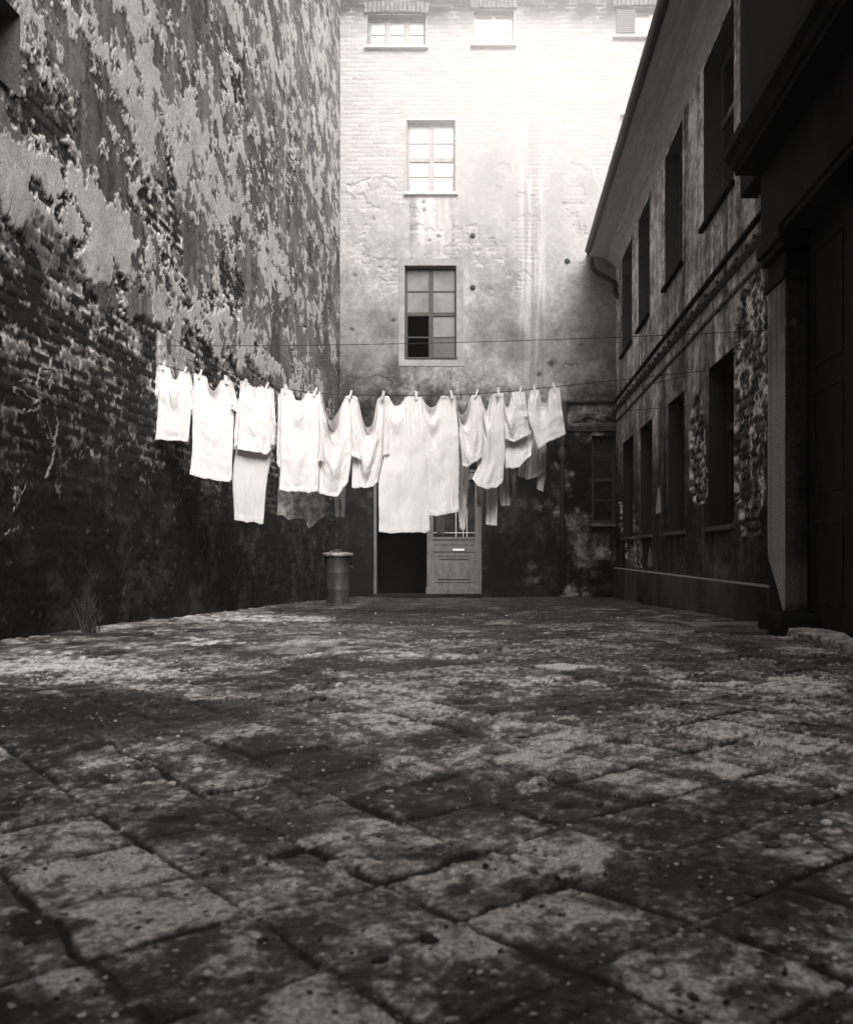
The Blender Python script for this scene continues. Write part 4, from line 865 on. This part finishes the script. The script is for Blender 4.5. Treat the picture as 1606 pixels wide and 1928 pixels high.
# ---- clothes pegs
def build_pegs():
    s = MB(); s.box(-.0055, .0055, -.011, -.003, -.045, .032, .001).box(-.0055, .0055, .003, .011, -.045, .030, .001); s.tube([(-.008, 0, -.004), (.008, 0, -.004)], .0055, 8)
    me = None
    info = [(310, 'shoulder of the smallest undershirt, at the party wall end'), (350, 'neck side of the smallest undershirt'), (378, 'left shoulder of the scoop necked undershirt'), (426, 'other shoulder of the scoop necked undershirt'),
            (463, 'left shoulder of the notch necked blouse'), (503, 'other shoulder of the notch necked blouse'), (538, 'left shoulder of the sleeved nightshirt'), (594, 'join of the sleeved nightshirt and the swagged cloth'),
            (661, 'peak between the two swagged cloths'), (722, 'peak where the V dipped case meets the longest nightshirt'), (784, 'top of the longest nightshirt'), (850, 'top of the broad nightshirt'),
            (898, 'top of the shirt with the pointed corner'), (938, 'top of the stained shirt'), (980, 'top of the short vest'), (1006, 'first peak of the shirt at the free end'), (1043, 'last peak at the free end of the row')]
    for i, (px, d) in enumerate(info):
        p = LP(px, line_y(px))
        if me is None: o = s.build('clothes_peg', M['peg']); me = o.data
        else: o = bpy.data.objects.new('clothes_peg', me); C.objects.link(o)
        o.location = (p.x, p.y-.004, p.z+.006); o.rotation_euler = (rnd.uniform(-.15, .15), rnd.uniform(-.35, .35), rnd.uniform(-.6, .6)); o.scale = (1.25, 1.25, 1)
        tag(o, 'pale wooden peg on the '+d, 'clothes peg', 'clothes pegs on the front line')
build_pegs()

# ---- bare creeper on the party wall and dry weed at its foot
def creeper(name, label, strands, r0):
    s = MB()
    for st_ in strands:
        pts = []
        for px, py, o in st_:
            Y = (-2.667+o)*F/(px-CX); pts.append(P(px, py, Y))
        k = len(pts); full = []
        for i in range(k-1):
            for j in range(4): q = pts[i].lerp(pts[i+1], j/4); full.append(q+Vector((rnd.uniform(0, .01), rnd.uniform(-.012, .012), rnd.uniform(-.012, .012))))
        full.append(pts[-1]); n = len(full); s.tube(full, [r0*(1-.65*i/(n-1)) for i in range(n)], 6)
    o = s.build(name, M['twig'], None, True); return tag(o, label, 'creeper')
creeper('bare_creeper', 'leafless twisted creeper stems clinging to the black brick', [
    [(84, 900, .03), (96, 872, .04), (101, 840, .05), (97, 822, .05), (86, 795, .05), (76, 776, .06), (71, 768, .06)],
    [(71, 768, .06), (74, 750, .07), (71, 738, .07), (70, 722, .07), (74, 700, .06), (79, 688, .05)], [(71, 768, .06), (60, 774, .06), (45, 773, .06), (31, 771, .05)], [(79, 688, .05), (95, 696, .05), (106, 698, .04), (120, 701, .03)],
    [(106, 698, .04), (92, 712, .05), (86, 723, .05)], [(96, 840, .05), (107, 812, .05), (108, 795, .05), (103, 780, .05)], [(71, 768, .06), (60, 752, .06), (45, 740, .05), (28, 728, .04)], [(70, 722, .06), (50, 716, .05), (36, 718, .04)],
    [(101, 840, .05), (90, 828, .05), (87, 818, .06)], [(74, 750, .06), (66, 756, .07), (62, 762, .07)], [(30, 915, .03), (24, 940, .04), (30, 960, .03)], [(24, 730, .04), (25, 738, .05), (34, 741, .04)]], .009)
creeper('bare_creeper', 'small fork of dead creeper low on the wall near the frame edge', [[(24, 962, .03), (33, 945, .05), (38, 928, .05), (48, 912, .04)], [(38, 928, .05), (30, 920, .05), (20, 918, .03)], [(5, 1004, .03), (22, 1000, .04), (34, 990, .03)]], .005)
def weed():
    s = MB(); by = 5.55; bx = -2.50; bz = gz(bx, by)
    for i in range(26):
        a = rnd.uniform(-1, 1); hgt = rnd.uniform(.10, .26); dx = a*rnd.uniform(.05, .16); dy = rnd.uniform(-.10, .10); x0, y0 = bx+rnd.uniform(-.04, .04), by+rnd.uniform(-.05, .05)
        pts = [(x0, y0, bz-.01), (x0+dx*.35, y0+dy*.3, bz+hgt*.5), (x0+dx, y0+dy, bz+hgt)]; s.tube(pts, [.004, .003, .0015], 5)
        if rnd.random() < .6:
            t = Vector(pts[1]); s.tube([t, t+Vector((rnd.uniform(-.06, .06), rnd.uniform(-.03, .03), rnd.uniform(.03, .07)))], [.002, .001], 4)
    tag(s.build('dry_weed', M['weed']), 'tuft of dry weed stalks growing at the foot of the party wall', 'weed')
weed()
# ---- grit, crumbs of plaster and fallen scraps
def grit():
    bm = bmesh.new(); r = random.Random(4)
    for i in range(1500):
        Y = 1/r.uniform(1/13, 1/.85); lim0, lim1 = max(-2.6, -.58*Y), min(1.95, .42*Y); x = r.uniform(lim0, lim1)
        if Y > 9 and x > -1.5: continue
        rad = r.uniform(.0012, .0032)*(1+.30*Y) * (2.0 if r.random() < .05 else 1)
        m_ = Matrix.Translation((x, Y, gtop(x, Y)+rad*.2))@Matrix.Rotation(r.uniform(0, 6), 4, 'Z')@Matrix.Diagonal((rad*r.uniform(.8, 1.8), rad*r.uniform(.7, 1.2), rad*.5, 1))
        g = bmesh.ops.create_icosphere(bm, subdivisions=1, radius=1, matrix=m_)
        for v in g['verts']: v.co += Vector((r.uniform(-1, 1), r.uniform(-1, 1), r.uniform(-1, 1)))*rad*.22
    me = bpy.data.meshes.new('grit'); bm.to_mesh(me); bm.free()
    m, t, b = newmat('grit_mix', .85, .2); g = t.nodes.new('ShaderNodeNewGeometry'); cr = t.nodes.new('ShaderNodeValToRGB')
    cr.color_ramp.elements[0].position = .0; cr.color_ramp.elements[0].color = (.03, .029, .028, 1); cr.color_ramp.elements[1].position = 1; cr.color_ramp.elements[1].color = (.80, .78, .75, 1)
    e = cr.color_ramp.elements.new(.35); e.color = (.16, .155, .15, 1)
    t.links.new(g.outputs['Random Per Island'], cr.inputs[0]); t.links.new(cr.outputs[0], b.inputs['Base Color'])
    o = link_mesh('grit', me, m); tag(o, 'scattered grit and plaster crumbs over the slabs', 'grit', None, 'stuff')
grit()
def chip(px, py, wpx, lab, dark=False):
    Y = 1700*.48/(py-CY); x = (px-CX)/F*Y; r = wpx/2*Y/F*(1 if dark else 1.25); bm = bmesh.new(); bmesh.ops.create_icosphere(bm, subdivisions=2, radius=1)
    q = random.Random(px)
    for v in bm.verts: v.co = Vector((v.co.x*r*q.uniform(.9, 1.1), v.co.y*r*.8*q.uniform(.9, 1.1), v.co.z*r*(.16 if dark else .55)))
    me = bpy.data.meshes.new('pebble'); bm.to_mesh(me); bm.free(); me.shade_smooth(); o = link_mesh('pebble', me, M['brick_dark'] if dark else M['white_pebble']); o.location = (x, Y, gtop(x, Y)+r*(.05 if dark else .25)); o.rotation_euler.z = q.uniform(0, 3)
    tag(o, lab, 'pebble', 'loose pebbles on the slabs')
chip(1236, 1841, 24, 'largest white pebble, on the big diamond slab nearest the viewer')
chip(1556, 1554, 20, 'white oval pebble near the kerb side of the near paving')
chip(970, 1615, 20, 'white chip in the pale silt left of the big diamond slabs')
chip(391, 1838, 18, 'white pebble on the near dark silt at the party wall side')
chip(372, 1459, 18, 'white pebble at the edge of the large dark moss patch')
chip(300, 1395, 9, 'tiny white pebble, first of the group beyond the dark moss patch')
chip(335, 1390, 8, 'tiny white pebble, second of the group beyond the dark moss patch')
chip(1420, 1690, 36, 'black lump lying on the slabs beside the pale silt', True)
chip(808, 1775, 50, 'dark clod half sunk in the near silt', True)
chip(985, 1385, 26, 'flat dark clod on the pale middle slabs', True)
chip(598, 1320, 40, 'long dark clod in the lime dust of the middle distance', True)
chip(1378, 1535, 22, 'small dark stone on the tilted slab row', True)

# ================================================================== AIR
def build_haze():
    m = bpy.data.materials.new('black_lift_haze'); m.use_nodes = True; t = m.node_tree; t.nodes.remove(t.nodes['Principled BSDF'])
    v = t.nodes.new('ShaderNodeVolumePrincipled'); v.inputs['Color'].default_value = (.95, .92, .90, 1); v.inputs['Density'].default_value = .0012; v.inputs['Anisotropy'].default_value = .2  # even volume added to lift the blacks
    t.links.new(v.outputs[0], t.nodes['Material Output'].inputs['Volume'])
    o = MB().box(-12, 12, -14, 26, -1.4, 13.5).build('haze', m); tag(o, kind='stuff')
build_haze()

def build_veil():
    """thin sunlit mist added for the glow high in the closed end of the yard"""
    m = bpy.data.materials.new('glow_veil'); m.use_nodes = True; t = m.node_tree; t.nodes.remove(t.nodes['Principled BSDF'])
    v = t.nodes.new('ShaderNodeVolumePrincipled'); v.inputs['Color'].default_value = (1, .97, .95, 1); v.inputs['Anisotropy'].default_value = 0
    tc = t.nodes.new('ShaderNodeTexCoord'); g = t.nodes.new('ShaderNodeTexGradient'); g.gradient_type = 'QUADRATIC_SPHERE'
    t.links.new(tc.outputs['Object'], g.inputs[0]); k = t.nodes.new('ShaderNodeMath'); k.operation = 'MULTIPLY'; k.inputs[1].default_value = VEIL
    t.links.new(g.outputs['Fac'], k.inputs[0]); t.links.new(k.outputs[0], v.inputs['Density']); t.links.new(v.outputs[0], t.nodes['Material Output'].inputs['Volume'])
    bm = bmesh.new(); bmesh.ops.create_icosphere(bm, subdivisions=4, radius=1); me = bpy.data.meshes.new('veil'); bm.to_mesh(me); bm.free()
    o = link_mesh('veil', me, m); o.location = (.6, 11.9, 6.9); o.scale = (4.6, 5.9, 2.45); tag(o, 'bright mist added for the glow over the upper rear facade', 'veil', None, 'stuff')
VEIL = .21  # density of the volume added for the upper glow
build_veil()
